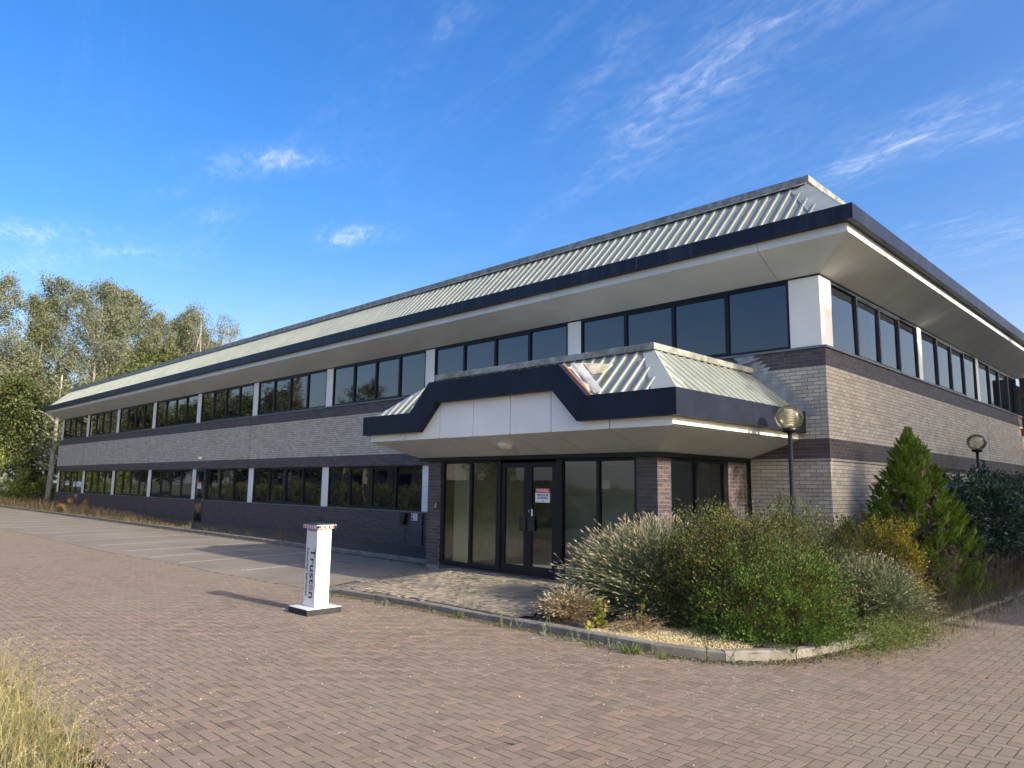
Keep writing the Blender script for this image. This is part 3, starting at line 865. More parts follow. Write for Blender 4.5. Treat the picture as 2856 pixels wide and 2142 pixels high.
for a, b, hx in ((-5.595, -4.832, -4.832), (-4.826, -4.065, -4.826)):
    m = MB()
    s = 0.105
    for q in ((a, a + s, GZ0 - 0.01, 2.41), (b - s, b, GZ0 - 0.01, 2.41), (a + s, b - s, GZ0 - 0.01, 0.34), (a + s, b - s, 2.31, 2.41)):
        m.box(q[0], q[1], PY + 0.03, PY + 0.085, q[2], q[3])
    dd = m.build('entrance_door', M_FRAME, BLD)
    MB().face([(a + s, PY + 0.055, 0.34), (b - s, PY + 0.055, 0.34), (b - s, PY + 0.055, 2.31), (a + s, PY + 0.055, 2.31)]).build('pane', M_CLEAR, dd)
    sgn = -1 if hx == -4.832 else 1
    h0 = hx + sgn * 0.02; h1 = hx + sgn * 0.20
    bx('push_plate', M_BLACK, dd, min(h0, h1), max(h0, h1), PY + 0.0, PY + 0.028, 1.03, 1.31, bevel=0.004)
    if sgn > 0:
        bx('lock_cylinder', M_STEEL, dd, -4.80, -4.785, PY + 0.02, PY + 0.029, 1.40, 1.46)
    bx('lock_label', M_PAPER, dd, hx + sgn * (0.10 if sgn > 0 else 0.04), hx + sgn * (0.10 if sgn > 0 else 0.04) + 0.04, PY + 0.026, PY + 0.0295, 1.33, 1.47) if sgn > 0 else None
bx('door_transom', M_FRAME, BLD, -5.598, -4.062, PY + 0.02, PY + 0.11, 2.412, 2.47)
bx('threshold', M_DARK, BLD, -7.57, -2.14, PY + 0.012, PY + 0.11, 0.0, 0.149)
bx('threshold', M_DARK, BLD, -1.80, -1.71, -2.86, -0.81, 0.0, 0.159)
# lobby
bx('lobby_floor', M_INFLOOR, BLD, -7.79, -1.82, -3.18, 0.30, 0.08, 0.13)
bx('lobby_floor', M_INFLOOR, BLD, -14.0, -1.82, 0.302, 6.0, 0.08, 0.13)
bx('lobby_ceiling', M_INWALL, BLD, -7.79, -1.82, -3.18, 0.30, 2.48, 2.52)
bx('lobby_ceiling', M_INWALL, BLD, -14.0, -1.82, 0.302, 6.0, 2.48, 2.52)
bx('lobby_wall', M_INWALL, BLD, -14.0, -4.6, 1.75, 1.85, 0.13, 2.48)
bx('lobby_wall', M_INWALL, BLD, -7.79, -7.60, -2.85, -2.38, 0.13, 2.48)
bx('lobby_wall', M_INWALL, BLD, -5.9, -1.85, 4.2, 4.3, 0.13, 2.48)
bx('lobby_wall', M_INWALL, BLD, -4.60, -4.45, 0.6, 4.2, 0.13, 2.48)
bx('lobby_wall', M_INWALL, BLD, -1.90, -1.83, -0.78, 4.2, 0.13, 2.48)
bx('lobby_wall', plain('lobby_grey_wall', (0.25, 0.28, 0.27), 0.8), BLD, -14.05, -14.0, 0.35, 6.0, 0.1, 2.5)
# ================================================================== GROUND
KERB = [(-6.75, -7.03), (-6.3, -6.98), (-5.4, -6.87), (-4.46, -6.78), (-3.58, -6.73), (-2.7, -6.70), (-1.43, -6.66), (-0.8, -6.65), (-0.1, -6.64), (0.66, -6.56),
        (1.1, -6.42), (1.45, -6.13), (1.66, -5.75), (1.80, -5.25), (1.90, -4.65), (1.97, -3.9), (2.10, -2.5), (2.26, -0.8), (2.36, 1.5), (2.40, 5.0), (2.40, 24.0)]
BED = KERB + [(0.0, 24.0), (0.0, 0.0), (-8.0, 0.0), (-8.0, -3.3), (-8.1, -3.4)]
CAR_EDGE = [(-6.75, -7.03), (-8.1, -3.4), (-8.1, -2.62), (-60, -2.62), (-90, -0.5), (-90, -7.6), (-16, -7.45), (-14.5, -7.27), (-10.2, -7.16), (-7.2, -6.95)]
def in_poly(px, py, poly):
    px = np.asarray(px); py = np.asarray(py)
    r = np.zeros(px.shape, bool)
    n = len(poly)
    for i in range(n):
        x0, y0 = poly[i]; x1, y1 = poly[(i + 1) % n]
        c = ((y0 > py) != (y1 > py)) & (px < (x1 - x0) * (py - y0) / ((y1 - y0) or 1e-12) + x0)
        r ^= c
    return r

t = NT('rough_grass_and_soil')
c = t.ramp(t.noise(0.35, 6, 0.6), [(0.3, (0.045, 0.060, 0.022)), (0.5, (0.070, 0.080, 0.033)), (0.7, (0.105, 0.100, 0.050))])
t.set(Base_Color=c, Roughness=0.95); t.bump(t.noise(9, 5), 0.6, 0.05); M_EARTH = t.m
t = NT('dark_bed_soil')
c = t.ramp(t.noise(7, 6, 0.7), [(0.3, (0.035, 0.028, 0.02)), (0.6, (0.075, 0.06, 0.042)), (0.8, (0.13, 0.11, 0.08))])
t.set(Base_Color=c, Roughness=0.95); t.bump(t.noise(40, 5), 0.7, 0.02); M_SOIL = t.m
t = NT('old_tarmac')
c = t.mix(t.map(t.noise(0.5, 5, 0.6), 0.35, 0.7, 0, 1), (0.17, 0.146, 0.112), (0.235, 0.203, 0.157))
c = t.mix(0.5, c, t.ramp(t.noise(90, 3, 0.8), [(0.3, (0.6, 0.6, 0.6)), (0.7, (1.4, 1.4, 1.4))]), 'MULTIPLY')
c = t.mix(t.map(t.noise(0.9, 4, 0.5, sc3=(0.35, 1.6, 1)), 0.66, 0.72, 0, 0.7), c, (0.08, 0.066, 0.054))
t.set(Base_Color=c, Roughness=0.9); t.bump(t.noise(160, 3), 0.5, 0.006); M_TARMAC = t.m
M_JOINT = plain('dark_joint_sand', (0.030, 0.024, 0.020), 0.95, scale=25, var=0.4)
t = NT('red_brown_block_paver')
r = t.rand()
c = t.ramp(r, [(0, (0.155, 0.116, 0.086)), (0.3, (0.188, 0.142, 0.105)), (0.6, (0.21, 0.157, 0.117)), (0.85, (0.238, 0.170, 0.126)), (1, (0.182, 0.152, 0.118))])
st = t.noise(0.33, 5, 0.62)
c = t.mix(t.map(st, 0.40, 0.66, 0, 0.60), c, (0.205, 0.170, 0.130))
c = t.mix(t.map(t.noise(0.55, 5, 0.6), 0.60, 0.74, 0, 0.5), c, (0.255, 0.162, 0.124))
c = t.mix(t.map(t.noise(0.8, 6, 0.68), 0.62, 0.72, 0, 0.55), c, (0.085, 0.070, 0.058))
c = t.mix(0.75, c, t.ramp(t.noise(210, 2, 0.9), [(0.30, (0.62, 0.62, 0.62)), (0.55, (1.05, 1.05, 1.05)), (0.75, (1.75, 1.7, 1.6))]), 'MULTIPLY')
t.set(Base_Color=c, Roughness=0.88); t.bump(t.noise(170, 3, 0.7), 0.5, 0.004); M_PAVER = t.m
t = NT('weathered_buff_paver')
r = t.rand()
c = t.ramp(r, [(0, (0.19, 0.155, 0.112)), (0.5, (0.245, 0.205, 0.15)), (1, (0.30, 0.255, 0.19))])
c = t.mix(t.map(t.noise(1.2, 6, 0.7), 0.48, 0.62, 0, 0.75), c, (0.115, 0.105, 0.085))
c = t.mix(t.map(t.noise(14, 5, 0.8), 0.60, 0.70, 0, 0.7), c, (0.44, 0.39, 0.29))
t.set(Base_Color=c, Roughness=0.9); t.bump(t.noise(80, 3), 0.5, 0.005); M_BUFF = t.m
t = NT('weathered_concrete_kerb')
c = t.mix(t.map(t.noise(3, 6, 0.7), 0.35, 0.7, 0, 1), (0.13, 0.12, 0.10), (0.25, 0.23, 0.195))
c = t.mix(t.map(t.noise(11, 5, 0.7), 0.58, 0.70, 0, 0.75), c, (0.075, 0.07, 0.05))
t.set(Base_Color=c, Roughness=0.95); t.bump(t.noise(60, 4), 0.6, 0.006); M_KERB = t.m
t = NT('worn_white_road_paint')
al = t.map(t.noise(16, 5, 0.75), 0.42, 0.54, 0, 1)
c = t.mix(al, (0.18, 0.16, 0.13), (0.60, 0.58, 0.53))
t.set(Base_Color=c, Roughness=0.8); M_PAINT = t.m

def sheet(name, poly, z, mat, label=None):
    o = MB().face([(x, y, z) for x, y in poly]).build(name, mat)
    return tag(o, label, kind='structure')
sheet('ground', [(-700, -700), (700, -700), (700, 700), (-700, 700)], -0.06, M_EARTH, 'rough grassy earth around the site')
ROAD = sheet('block_road', [(-95, -12.35), (0.0, -12.35), (0.02, -16.0), (12.0, -16.0), (12.0, 60), (1.5, 60), (1.5, -6.0), (-6, -6.6), (-95, -6.6)], -0.0018, M_JOINT, 'red-brown herringbone block paved drive')
CARP = sheet('car_park', CAR_EDGE, 0.0008, M_TARMAC, 'worn grey tarmac car park with faded bay lines')
# far end of the drive, where single blocks can no longer be told apart
far = MB().face([(-95, -12.6, -0.001), (-34, -12.6, -0.001), (-34, -7.56, -0.001), (-95, -7.66, -0.001)]).build('far_paving', M_PAVER, ROAD)
far2 = MB().face([(2.38, 14, -0.001), (12, 14, -0.001), (12, 60, -0.001), (2.38, 60, -0.001)]).build('far_paving', M_PAVER, ROAD)
BEDSOIL = sheet('planting_bed', [(-1.85, -6.60)] + [(x - 0.06, y + 0.05) for x, y in KERB[6:-1]] + [(2.36, 24), (0.0, 24.0), (0.0, 0.0), (-1.85, 0.0)], 0.085, M_SOIL, 'dark soil planting bed around the building corner')
VERGE = sheet('wall_verge', [(-8.1, -2.55), (-8.1, 0.0), (-54, 0.0), (-54, 8.0), (-90, 8.0), (-90, -0.4), (-60, -2.52)], 0.085, M_SOIL, 'dark soil strip between car park kerb and wall')

def herring(x0, x1, y0, y1, keep):
    u = 0.1
    i0 = int((x0 + y0) / (2 * u)) - 4; i1 = int((x1 + y1) / (2 * u)) + 4
    j0 = int((x0 - y1) / (4 * u)) - 3; j1 = int((x1 - y0) / (4 * u)) + 3
    I, J = np.meshgrid(np.arange(i0, i1), np.arange(j0, j1))
    I = I.ravel(); J = J.ravel()
    ox, oy = (I + 2 * J) * u, (I - 2 * J) * u
    H = np.stack([ox + u, oy + u / 2, np.zeros(len(ox))], 1)
    Vv = np.stack([ox + 2.5 * u, oy, np.ones(len(ox))], 1)
    A = np.concatenate([H, Vv])
    m = (A[:, 0] > x0) & (A[:, 0] < x1) & (A[:, 1] > y0) & (A[:, 1] < y1)
    A = A[m]
    return A[keep(A)]
_PV = np.array([(-1, -1, 0), (1, -1, 0), (1, 1, 0), (-1, 1, 0), (-1, -1, 1), (1, -1, 1), (1, 1, 1), (-1, 1, 1)], float)
_PF = np.array([(4, 5, 6, 7), (0, 1, 5, 4), (1, 2, 6, 5), (2, 3, 7, 6), (3, 0, 4, 7)])
def paver_verts(hx, hy, dep=0.012):
    b = np.array([hx, hy, 0]); V = _PV * np.array([1, 1, dep]) + np.array([0, 0, -dep])
    s = np.where(V[:, 2:3] < -1e-6, 1.0, 0.0)
    V[:, :2] = np.where(s > 0, np.sign(V[:, :2]) * (np.array([hx, hy])), np.sign(V[:, :2]) * (np.array([hx, hy]) - 0.0006))
    return V
VH, VV = paver_verts(0.0958, 0.0458), paver_verts(0.0458, 0.0958)
def paver_mesh(A, z, rng, jit=0.0005):
    n = len(A)
    T = np.where(A[:, 2:3, None] < 0.5, VH[None], VV[None])
    V = T.copy()
    tilt = rng.normal(0, 0.003, (n, 2))
    V[:, :, 2] += (tilt[:, None, 0] * V[:, :, 0] + tilt[:, None, 1] * V[:, :, 1]) + rng.normal(0, jit, (n, 1))
    rt = rng.normal(0, 0.006, (n, 1))
    vx = V[:, :, 0] - rt * V[:, :, 1]; vy = V[:, :, 1] + rt * V[:, :, 0]
    V[:, :, 0] = vx + A[:, 0:1]; V[:, :, 1] = vy + A[:, 1:2]; V[:, :, 2] += np.asarray(z).reshape(-1, 1)
    F = (np.arange(n)[:, None, None] * 8 + _PF[None]).reshape(-1, 4)
    return np_mesh('paving', V.reshape(-1, 3), F)
def keep_road(A):
    x, y = A[:, 0], A[:, 1]
    k = ~in_poly(x, y, BED) & ~in_poly(x, y, CAR_EDGE)
    k &= ~((x < 0.0) & (y < -12.34))
    d = np.stack([x - CAM[0], y - CAM[1]], 1) @ FWD[:2]
    k &= (d > 0.3)
    k &= (x < 9.5) & (y < 14.0) & ~((x > 6.5) & (y > 2))
    return k
rng = np.random.default_rng(5)
A = herring(-34, 10, -16, 14, keep_road)
rel = np.stack([A[:, 0] - CAM[0], A[:, 1] - CAM[1], np.full(len(A), -CAM[2])], 1)
dep = rel @ FWD; uu = rel @ _r2 / dep * FPX; vv = -(rel @ _u2) / dep * FPX
vis = (np.abs(uu) < 1400) & (np.abs(vv) < 1060) & (dep > 0) & ~((uu < -1000) & (vv > 780))
score = np.where(vis, dep, 1e6 + dep)
o_ = np.argsort(score)
near, rest_ = o_[:300], o_[300:]
pm = [None, None]
for kk, VT in enumerate((VH, VV)):
    pm[kk] = np_mesh('paver', VT, _PF); pm[kk].materials.append(M_PAVER)
for i in near:
    o = link('paver', pm[int(A[i, 2])], None, ROAD, loc=(A[i, 0], A[i, 1], rng.normal(0, 0.0005)))
    o.rotation_euler = (rng.normal(0, 0.003), rng.normal(0, 0.003), rng.normal(0, 0.006))
tag(link('paving', paver_mesh(A[rest_], np.zeros(len(rest_)), rng), M_PAVER, ROAD), kind='stuff')

# ---- paving in front of the porch
def zporch(x, y):
    s = np.clip((np.asarray(x) + 8.05 - (np.asarray(y) + 3.4) * -0.40) / 1.3, 0, 1)
    return 0.004 + 0.115 * s * s * (3 - 2 * s)
PPOLY = [(-6.70, -6.92), (-6.3, -6.85), (-5.4, -6.74), (-4.46, -6.65), (-3.58, -6.60), (-2.7, -6.57), (-1.86, -6.55), (-1.86, -3.2), (-8.05, -3.2), (-8.1, -3.4)]
g = MB()
gx = np.linspace(-8.1, -1.86, 40); gy = np.linspace(-6.95, -3.2, 24)
for i in range(39):
    for j in range(23):
        cx, cy = (gx[i] + gx[i + 1]) / 2, (gy[j] + gy[j + 1]) / 2
        if in_poly([cx], [cy], PPOLY)[0]:
            g.face([(x, y, float(zporch(x, y)) - 0.006) for x, y in ((gx[i], gy[j]), (gx[i + 1], gy[j]), (gx[i + 1], gy[j + 1]), (gx[i], gy[j + 1]))])
PPAV = tag(g.build('porch_paving', plain('sandy_joint', (0.10, 0.088, 0.07), 0.95, scale=20, var=0.4)), 'weathered buff block paving in front of the porch', kind='structure')
B = herring(-8.2, -1.8, -7, -3.1, lambda a: in_poly(a[:, 0], a[:, 1], PPOLY))
tag(link('paving', paver_mesh(B, zporch(B[:, 0], B[:, 1]), rng, 0.003), M_BUFF, PPAV), kind='stuff')

# ---- kerbs
def along(path, step):
    P = np.array(path, float); s = np.r_[0, np.cumsum(np.linalg.norm(np.diff(P, axis=0), axis=1))]
    n = max(1, int(round(s[-1] / step)))
    q = np.linspace(0, s[-1], n + 1)
    return np.stack([np.interp(q, s, P[:, k]) for k in range(P.shape[1])], 1)
def kerb(name, label, path, step, hgt, wid, left=1, drop=False, mat=M_KERB):
    K = tag(empty(name, (path[0][0], path[0][1], 0)), label, kind='structure')
    Q = along(path, step)
    rr = random.Random(len(path))
    off = np.array([path[0][0], path[0][1], 0])
    for i in range(len(Q) - 1):
        a, b = Q[i], Q[i + 1]
        d = (b - a) / np.linalg.norm(b - a); n = np.array([-d[1], d[0]]) * left
        a = a + d * 0.006; b = b - d * 0.006
        h0 = h1 = hgt + rr.uniform(-0.006, 0.006)
        if drop and i == 0: h0 = 0.015
        jo = rr.uniform(-0.006, 0.006)
        a = a + n * jo; b = b + n * jo
        c = 0.018
        P = []
        for q, h in ((a, h0), (b, h1)):
            P += [(q[0], q[1], -0.08), (q[0] + n[0] * 0.006, q[1] + n[1] * 0.006, h - c), (q[0] + n[0] * (0.006 + c), q[1] + n[1] * (0.006 + c), h), (q[0] + n[0] * wid, q[1] + n[1] * wid, h), (q[0] + n[0] * wid, q[1] + n[1] * wid, -0.08)]
        m = MB(); m.pts([np.array(p) - off for p in P])
        m.f += [[0, 5, 6, 1], [1, 6, 7, 2], [2, 7, 8, 3], [3, 8, 9, 4], [0, 1, 2, 3, 4], [9, 8, 7, 6, 5]]
        m.build('kerb_stone', mat, K)
    return K
kerb('bed_kerb', 'weathered concrete kerb curving round the porch paving and planting bed', KERB[:16], 0.90, 0.105, 0.125, 1, True)
kerb('side_bed_kerb', 'low overgrown kerb along the side planting bed', KERB[15:], 0.915, 0.05, 0.12, 1)
kerb('car_park_kerb', 'mossy concrete kerb between car park and building verge', [(-8.15, -2.62), (-60, -2.62), (-88, -0.6)], 0.915, 0.11, 0.125, -1,
     mat=M_KERB)
# ---- parking lines
for k, x0 in enumerate([-13.35, -15.2, -17.3, -19.6, -22.0, -24.3, -26.4, -28.5, -30.6, -32.7, -34.9, -37.1, -39.4, -41.8, -44.2]):
    a0, a1 = -3.25, -7.05
    w = 0.042
    MB().face([(x0 - 0.17 * (a0 + 3.2) - w, a0, 0.0045), (x0 - 0.17 * (a0 + 3.2) + w, a0, 0.0045), (x0 - 0.17 * (a1 + 3.2) + w, a1, 0.0045), (x0 - 0.17 * (a1 + 3.2) - w, a1, 0.0045)][::-1]).build('parking_line', M_PAINT, CARP)
MB().face([(-10.68, -5.0, 0.0045), (-10.58, -5.0, 0.0045), (-10.30, -6.62, 0.0045), (-10.40, -6.62, 0.0045)][::-1]).build('parking_line', M_PAINT, CARP)

# ---- loose grit on the paving
rng = np.random.default_rng(77)
def pebbles(name, pts, s, mat, label, z=0.0, parent=None):
    n = len(pts)
    O = np.array([(1, 0, 0), (-1, 0, 0), (0, 1, 0), (0, -1, 0), (0, 0, 0.8), (0, 0, -0.5)], float)
    Fo = np.array([(0, 2, 4), (2, 1, 4), (1, 3, 4), (3, 0, 4), (2, 0, 5), (1, 2, 5), (3, 1, 5), (0, 3, 5)])
    th = rng.uniform(0, 2 * PI, n)
    V = O[None] * s[:, None, None] * rng.uniform(0.7, 1.3, (n, 1, 3)) * (1 + rng.normal(0, 0.15, (n, 6, 1)))
    c_, s_ = np.cos(th)[:, None], np.sin(th)[:, None]
    x = V[:, :, 0] * c_ - V[:, :, 1] * s_; y = V[:, :, 0] * s_ + V[:, :, 1] * c_
    V = np.stack([x + pts[:, 0:1], y + pts[:, 1:2], V[:, :, 2] + pts[:, 2:3]], 2)
    F = (np.arange(n)[:, None, None] * 6 + Fo[None]).reshape(-1, 3)
    o = link(name, np_mesh(name, V.reshape(-1, 3), F), mat, parent)
    return tag(o, label, kind='stuff')
t = NT('pale_grit'); t.set(Base_Color=t.ramp(t.rand(), [(0, (0.28, 0.24, 0.18)), (0.6, (0.40, 0.36, 0.29)), (1, (0.52, 0.48, 0.42))]), Roughness=0.9); M_GRIT = t.m
n = 900
px = rng.uniform(-9, 4, n); py = -6.8 - np.abs(rng.normal(0, 1.1, n)); P = np.stack([px, py, np.full(n, 0.002)], 1)
P = P[keep_road(P)]
n2 = 900; px = rng.uniform(-6, 4, n2); py = rng.uniform(-13, -7, n2); P2 = np.stack([px, py, np.full(n2, 0.002)], 1); P2 = P2[keep_road(P2)]
P = np.concatenate([P, P2])
pebbles('loose_grit', P, rng.uniform(0.003, 0.009, len(P)), M_GRIT, 'pale loose grit scattered over the block paving')
t = NT('yellow_gravel'); t.set(Base_Color=t.ramp(t.rand(), [(0, (0.20, 0.15, 0.075)), (0.4, (0.32, 0.25, 0.13)), (0.8, (0.42, 0.34, 0.19)), (1, (0.48, 0.42, 0.29))]), Roughness=0.9); M_GRAV = t.m
n = 7500
px = rng.uniform(-0.75, 1.35, n); py = -6.5 + rng.uniform(0, 1, n) ** 1.3 * 1.15
ok = in_poly(px, py, [(-0.75, -6.5), (0.6, -6.44), (1.0, -6.3), (1.3, -6.02), (1.2, -5.7), (0.3, -5.35), (-0.5, -5.7)])
P = np.stack([px, py, 0.088 + rng.uniform(0, 0.012, n)], 1)[ok]
pebbles('yellow_gravel', P, rng.uniform(0.008, 0.017, len(P)), M_GRAV, 'yellow gravel at the front of the planting bed')

# dirt, moss and leaf fragments gathered along the kerbs
t = NT('dark_kerb_dirt'); t.set(Base_Color=t.ramp(t.rand(), [(0, (0.035, 0.028, 0.020)), (0.5, (0.065, 0.050, 0.032)), (0.8, (0.075, 0.080, 0.030)), (1, (0.16, 0.12, 0.07))]), Roughness=0.95); M_DIRT = t.m
kp = along(KERB[1:17], 0.02)
n = 5200
ki = rng.integers(0, len(kp) - 1, n)
kd = kp[ki + 1] - kp[ki]; kd /= np.linalg.norm(kd, axis=1, keepdims=True)
off = np.abs(rng.normal(0, 0.085, n)) + 0.004
P = np.stack([kp[ki, 0] + kd[:, 1] * off + rng.normal(0, 0.02, n), kp[ki, 1] - kd[:, 0] * off + rng.normal(0, 0.02, n), np.full(n, 0.001)], 1)
pebbles('kerb_dirt', P, rng.uniform(0.006, 0.020, n) * np.clip(1.3 - off * 3, 0.4, 1.3), M_DIRT, 'dark dirt and moss gathered along the foot of the bed kerb')
ck = along([(-8.2, -2.64), (-34, -2.64)], 0.05)
n = 3000; ki = rng.integers(0, len(ck), n)
P = np.stack([ck[ki, 0] + rng.normal(0, 0.05, n), ck[ki, 1] - np.abs(rng.normal(0, 0.07, n)), np.full(n, 0.002)], 1)
pebbles('car_park_dirt', P, rng.uniform(0.008, 0.025, n), M_DIRT, 'dark dirt along the foot of the car park kerb')

# ================================================================== SECURITY TOWER
BT = tag(empty('security_tower', (-4.645, -8.13, 0)), 'white camera security tower with red chevron band standing on the drive', 'security tower')
bx0, bx1, by0, by1 = -0.272, 0.272, -0.29, 0.29
m = MB(); m.box(bx0, bx1, by0, by0 + 0.05, 0, 0.082); m.box(bx0, bx1, by1 - 0.05, by1, 0, 0.082)
m.box(bx1 - 0.05, bx1, by0 + 0.05, by1 - 0.05, 0, 0.082); m.box(bx0, bx0 + 0.05, by0 + 0.05, by1 - 0.05, 0.0, 0.03)
BASE = m.build('base_frame', M_RUBBER, BT, bevel=0.004)
bx('base_plate', M_BWHITE, BT, bx0, bx1, by0, by1, 0.084, 0.094, bevel=0.003)
cx0, cx1, cy0, cy1 = -0.147, 0.173, -0.118, 0.122
COLM = bx('column', M_BWHITE, BT, cx0, cx1, cy0, cy1, 0.096, 1.25, bevel=0.004)
CAP = bx('cap', M_BWHITE, BT, cx0 - 0.035, cx1 + 0.05, cy0 - 0.045, cy1 + 0.05, 1.252, 1.306, bevel=0.003)
bx('solar_lid', M_BLACK, BT, cx0 - 0.037, cx1 + 0.052, cy0 - 0.047, cy1 + 0.052, 1.308, 1.322, bevel=0.002)
fy_ = cy0 - 0.0458
for k in range(5):
    xx = cx0 - 0.02 + k * 0.066
    q = [(xx + 0.022, fy_, 1.256), (xx + 0.05, fy_, 1.256), (xx + 0.026, fy_, 1.279), (xx + 0.05, fy_, 1.302), (xx + 0.022, fy_, 1.302), (xx - 0.002, fy_, 1.279)]
    MB().prism(q, (0, -0.0008, 0)).build('chevron', M_RED, CAP)
fx_ = cx1 + 0.0508
for k in range(4):
    yy = cy0 - 0.01 + k * 0.075
    q = [(fx_, yy + 0.025, 1.256), (fx_, yy + 0.06, 1.256), (fx_, yy + 0.032, 1.279), (fx_, yy + 0.06, 1.302), (fx_, yy + 0.025, 1.302), (fx_, yy - 0.003, 1.279)]
    MB().prism(q, (0.0008, 0, 0)).build('chevron', M_RED, CAP)
for yy in (cy0 - 0.03, cy1 + 0.03):
    mm = MB(); mm.tube([(cx1 + 0.04, yy, 1.278), (cx1 + 0.072, yy, 1.278), (cx1 + 0.084, yy, 1.278)], [0.021, 0.021, 0.010], 10); mm.build('camera_dome', M_BLACK, CAP, smooth=False)
# print on the front face (reads downwards) and on the lit face
ty = cy0 - 0.0012
XD, YD = (0, 0, -1), (1, 0, 0)
text_mesh('lettering', 'SITEGUARD', 0.046, M_INK, COLM, (0.013, ty, 1.222), (1, 0, 0), (0, 0, 1), sx=0.93, bold=0.0006)
text_mesh('lettering', 'Trust', 0.190, M_INK, COLM, (0.060, ty, 0.960), XD, YD, 'LEFT', sx=1.27, bold=0.003)
text_mesh('lettering', 'n', 0.190, M_INK, COLM, (0.060, ty, 0.322), XD, YD, 'LEFT', sx=1.2, bold=0.003)
text_mesh('lettering', 'Security Services', 0.090, M_INK, COLM, (-0.082, ty, 0.960), XD, YD, 'LEFT', sx=1.17, bold=0.0012)
lk = MB()       # padlock standing in for the letter o
zc0, xc0 = 0.375, 0.036
def ring(m, cx, cz, ro, ri, a0, a1, n=14, sxx=1.0):
    for k in range(n):
        t0, t1 = a0 + (a1 - a0) * k / n, a0 + (a1 - a0) * (k + 1) / n
        P = [(cx + r_ * math.cos(q), ty + 0.0003, cz + r_ * sxx * math.sin(q)) for r_, q in ((ri, t0), (ro, t0), (ro, t1), (ri, t1))]
        m.prism(P, (0, -0.0012, 0))
ring(lk, xc0 + 0.008, zc0, 0.044, 0.030, 0, 2 * PI, 20, 0.95)
ring(lk, xc0 + 0.050, zc0, 0.036, 0.026, -PI / 2, PI / 2, 12)
lk.box(xc0 - 0.004, xc0 + 0.020, ty - 0.0012, ty + 0.0002, zc0 - 0.008, zc0 + 0.008)
lk.build('padlock_mark', M_DRED, COLM)
MB().prism([(-0.06, ty + 0.0004, 1.02), (-0.055, ty + 0.0004, 1.02), (-0.055, ty + 0.0004, 1.18), (-0.06, ty + 0.0004, 1.18)], (0, -0.001, 0)).build('panel_seam', plain('pale_grey_seam', (0.55, 0.56, 0.58), 0.5), COLM)
for xx, zz in ((-0.075, 1.165), (0.03, 1.165), (-0.075, 1.01), (0.03, 1.01)):
    bx('screw', M_STEEL, COLM, xx, xx + 0.008, ty - 0.002, ty, zz, zz + 0.008)
for yy, zz in ((-0.05, 1.165), (0.06, 1.165), (-0.05, 1.01), (0.06, 1.01)):
    bx('screw', M_STEEL, COLM, cx1 + 0.0005, cx1 + 0.003, yy, yy + 0.008, zz, zz + 0.008)
bx('handle_edge_shade', plain('grey_edge_shade', (0.30, 0.31, 0.33), 0.6), BT, cx1 + 0.0003, cx1 + 0.012, -0.095, 0.103, 0.592, 0.798, bevel=0.004)  # added grey rim, painting in the shaded edge round the handle
HP = bx('access_handle', M_BWHITE, BT, cx1 + 0.0005, cx1 + 0.030, -0.085, 0.095, 0.60, 0.79, bevel=0.012)
HPL = bx('handle_plate', M_BWHITE, BT, cx1 + 0.0305, cx1 + 0.034, -0.062, 0.085, 0.625, 0.765, bevel=0.001)
text_mesh('lettering', 'Truston', 0.040, M_INK, HPL, (cx1 + 0.0348, 0.015, 0.70), (0, 1, 0), (0, 0, 1), sx=1.0)
bx('underline', M_INK, HPL, cx1 + 0.0342, cx1 + 0.0352, -0.05, 0.08, 0.672, 0.675)

# ================================================================== GLOBE LAMPS
t = NT('smoky_globe_plastic')
t.set(Base_Color=(0.62, 0.58, 0.36), Roughness=0.10)
t.b.inputs['Transmission Weight'].default_value = 0.0
tr = t.n('ShaderNodeBsdfTransparent'); tr.inputs[0].default_value = (0.98, 0.96, 0.86, 1)
gl = t.n('ShaderNodeBsdfGlossy'); gl.inputs['Roughness'].default_value = 0.06
tl = t.n('ShaderNodeBsdfTranslucent'); tl.inputs[0].default_value = (0.95, 0.92, 0.74, 1)
m1 = t.n('ShaderNodeMixShader'); m1.inputs[0].default_value = 0.30; t.l(tr.outputs[0], m1.inputs[1]); t.l(tl.outputs[0], m1.inputs[2])
fr = t.n('ShaderNodeFresnel'); fr.inputs[0].default_value = 1.45
m2 = t.n('ShaderNodeMixShader'); t.l(fr.outputs[0], m2.inputs[0]); t.l(m1.outputs[0], m2.inputs[1]); t.l(gl.outputs[0], m2.inputs[2])
t.l(m2.outputs[0], t.out.inputs[0]); M_GLOBE = t.m
M_POST = plain('black_gloss_post', (0.012, 0.013, 0.016), 0.35, var=0.3, scale=8)
M_LOUV = plain('cream_louvre', (0.85, 0.82, 0.68), 0.45, var=0.06)
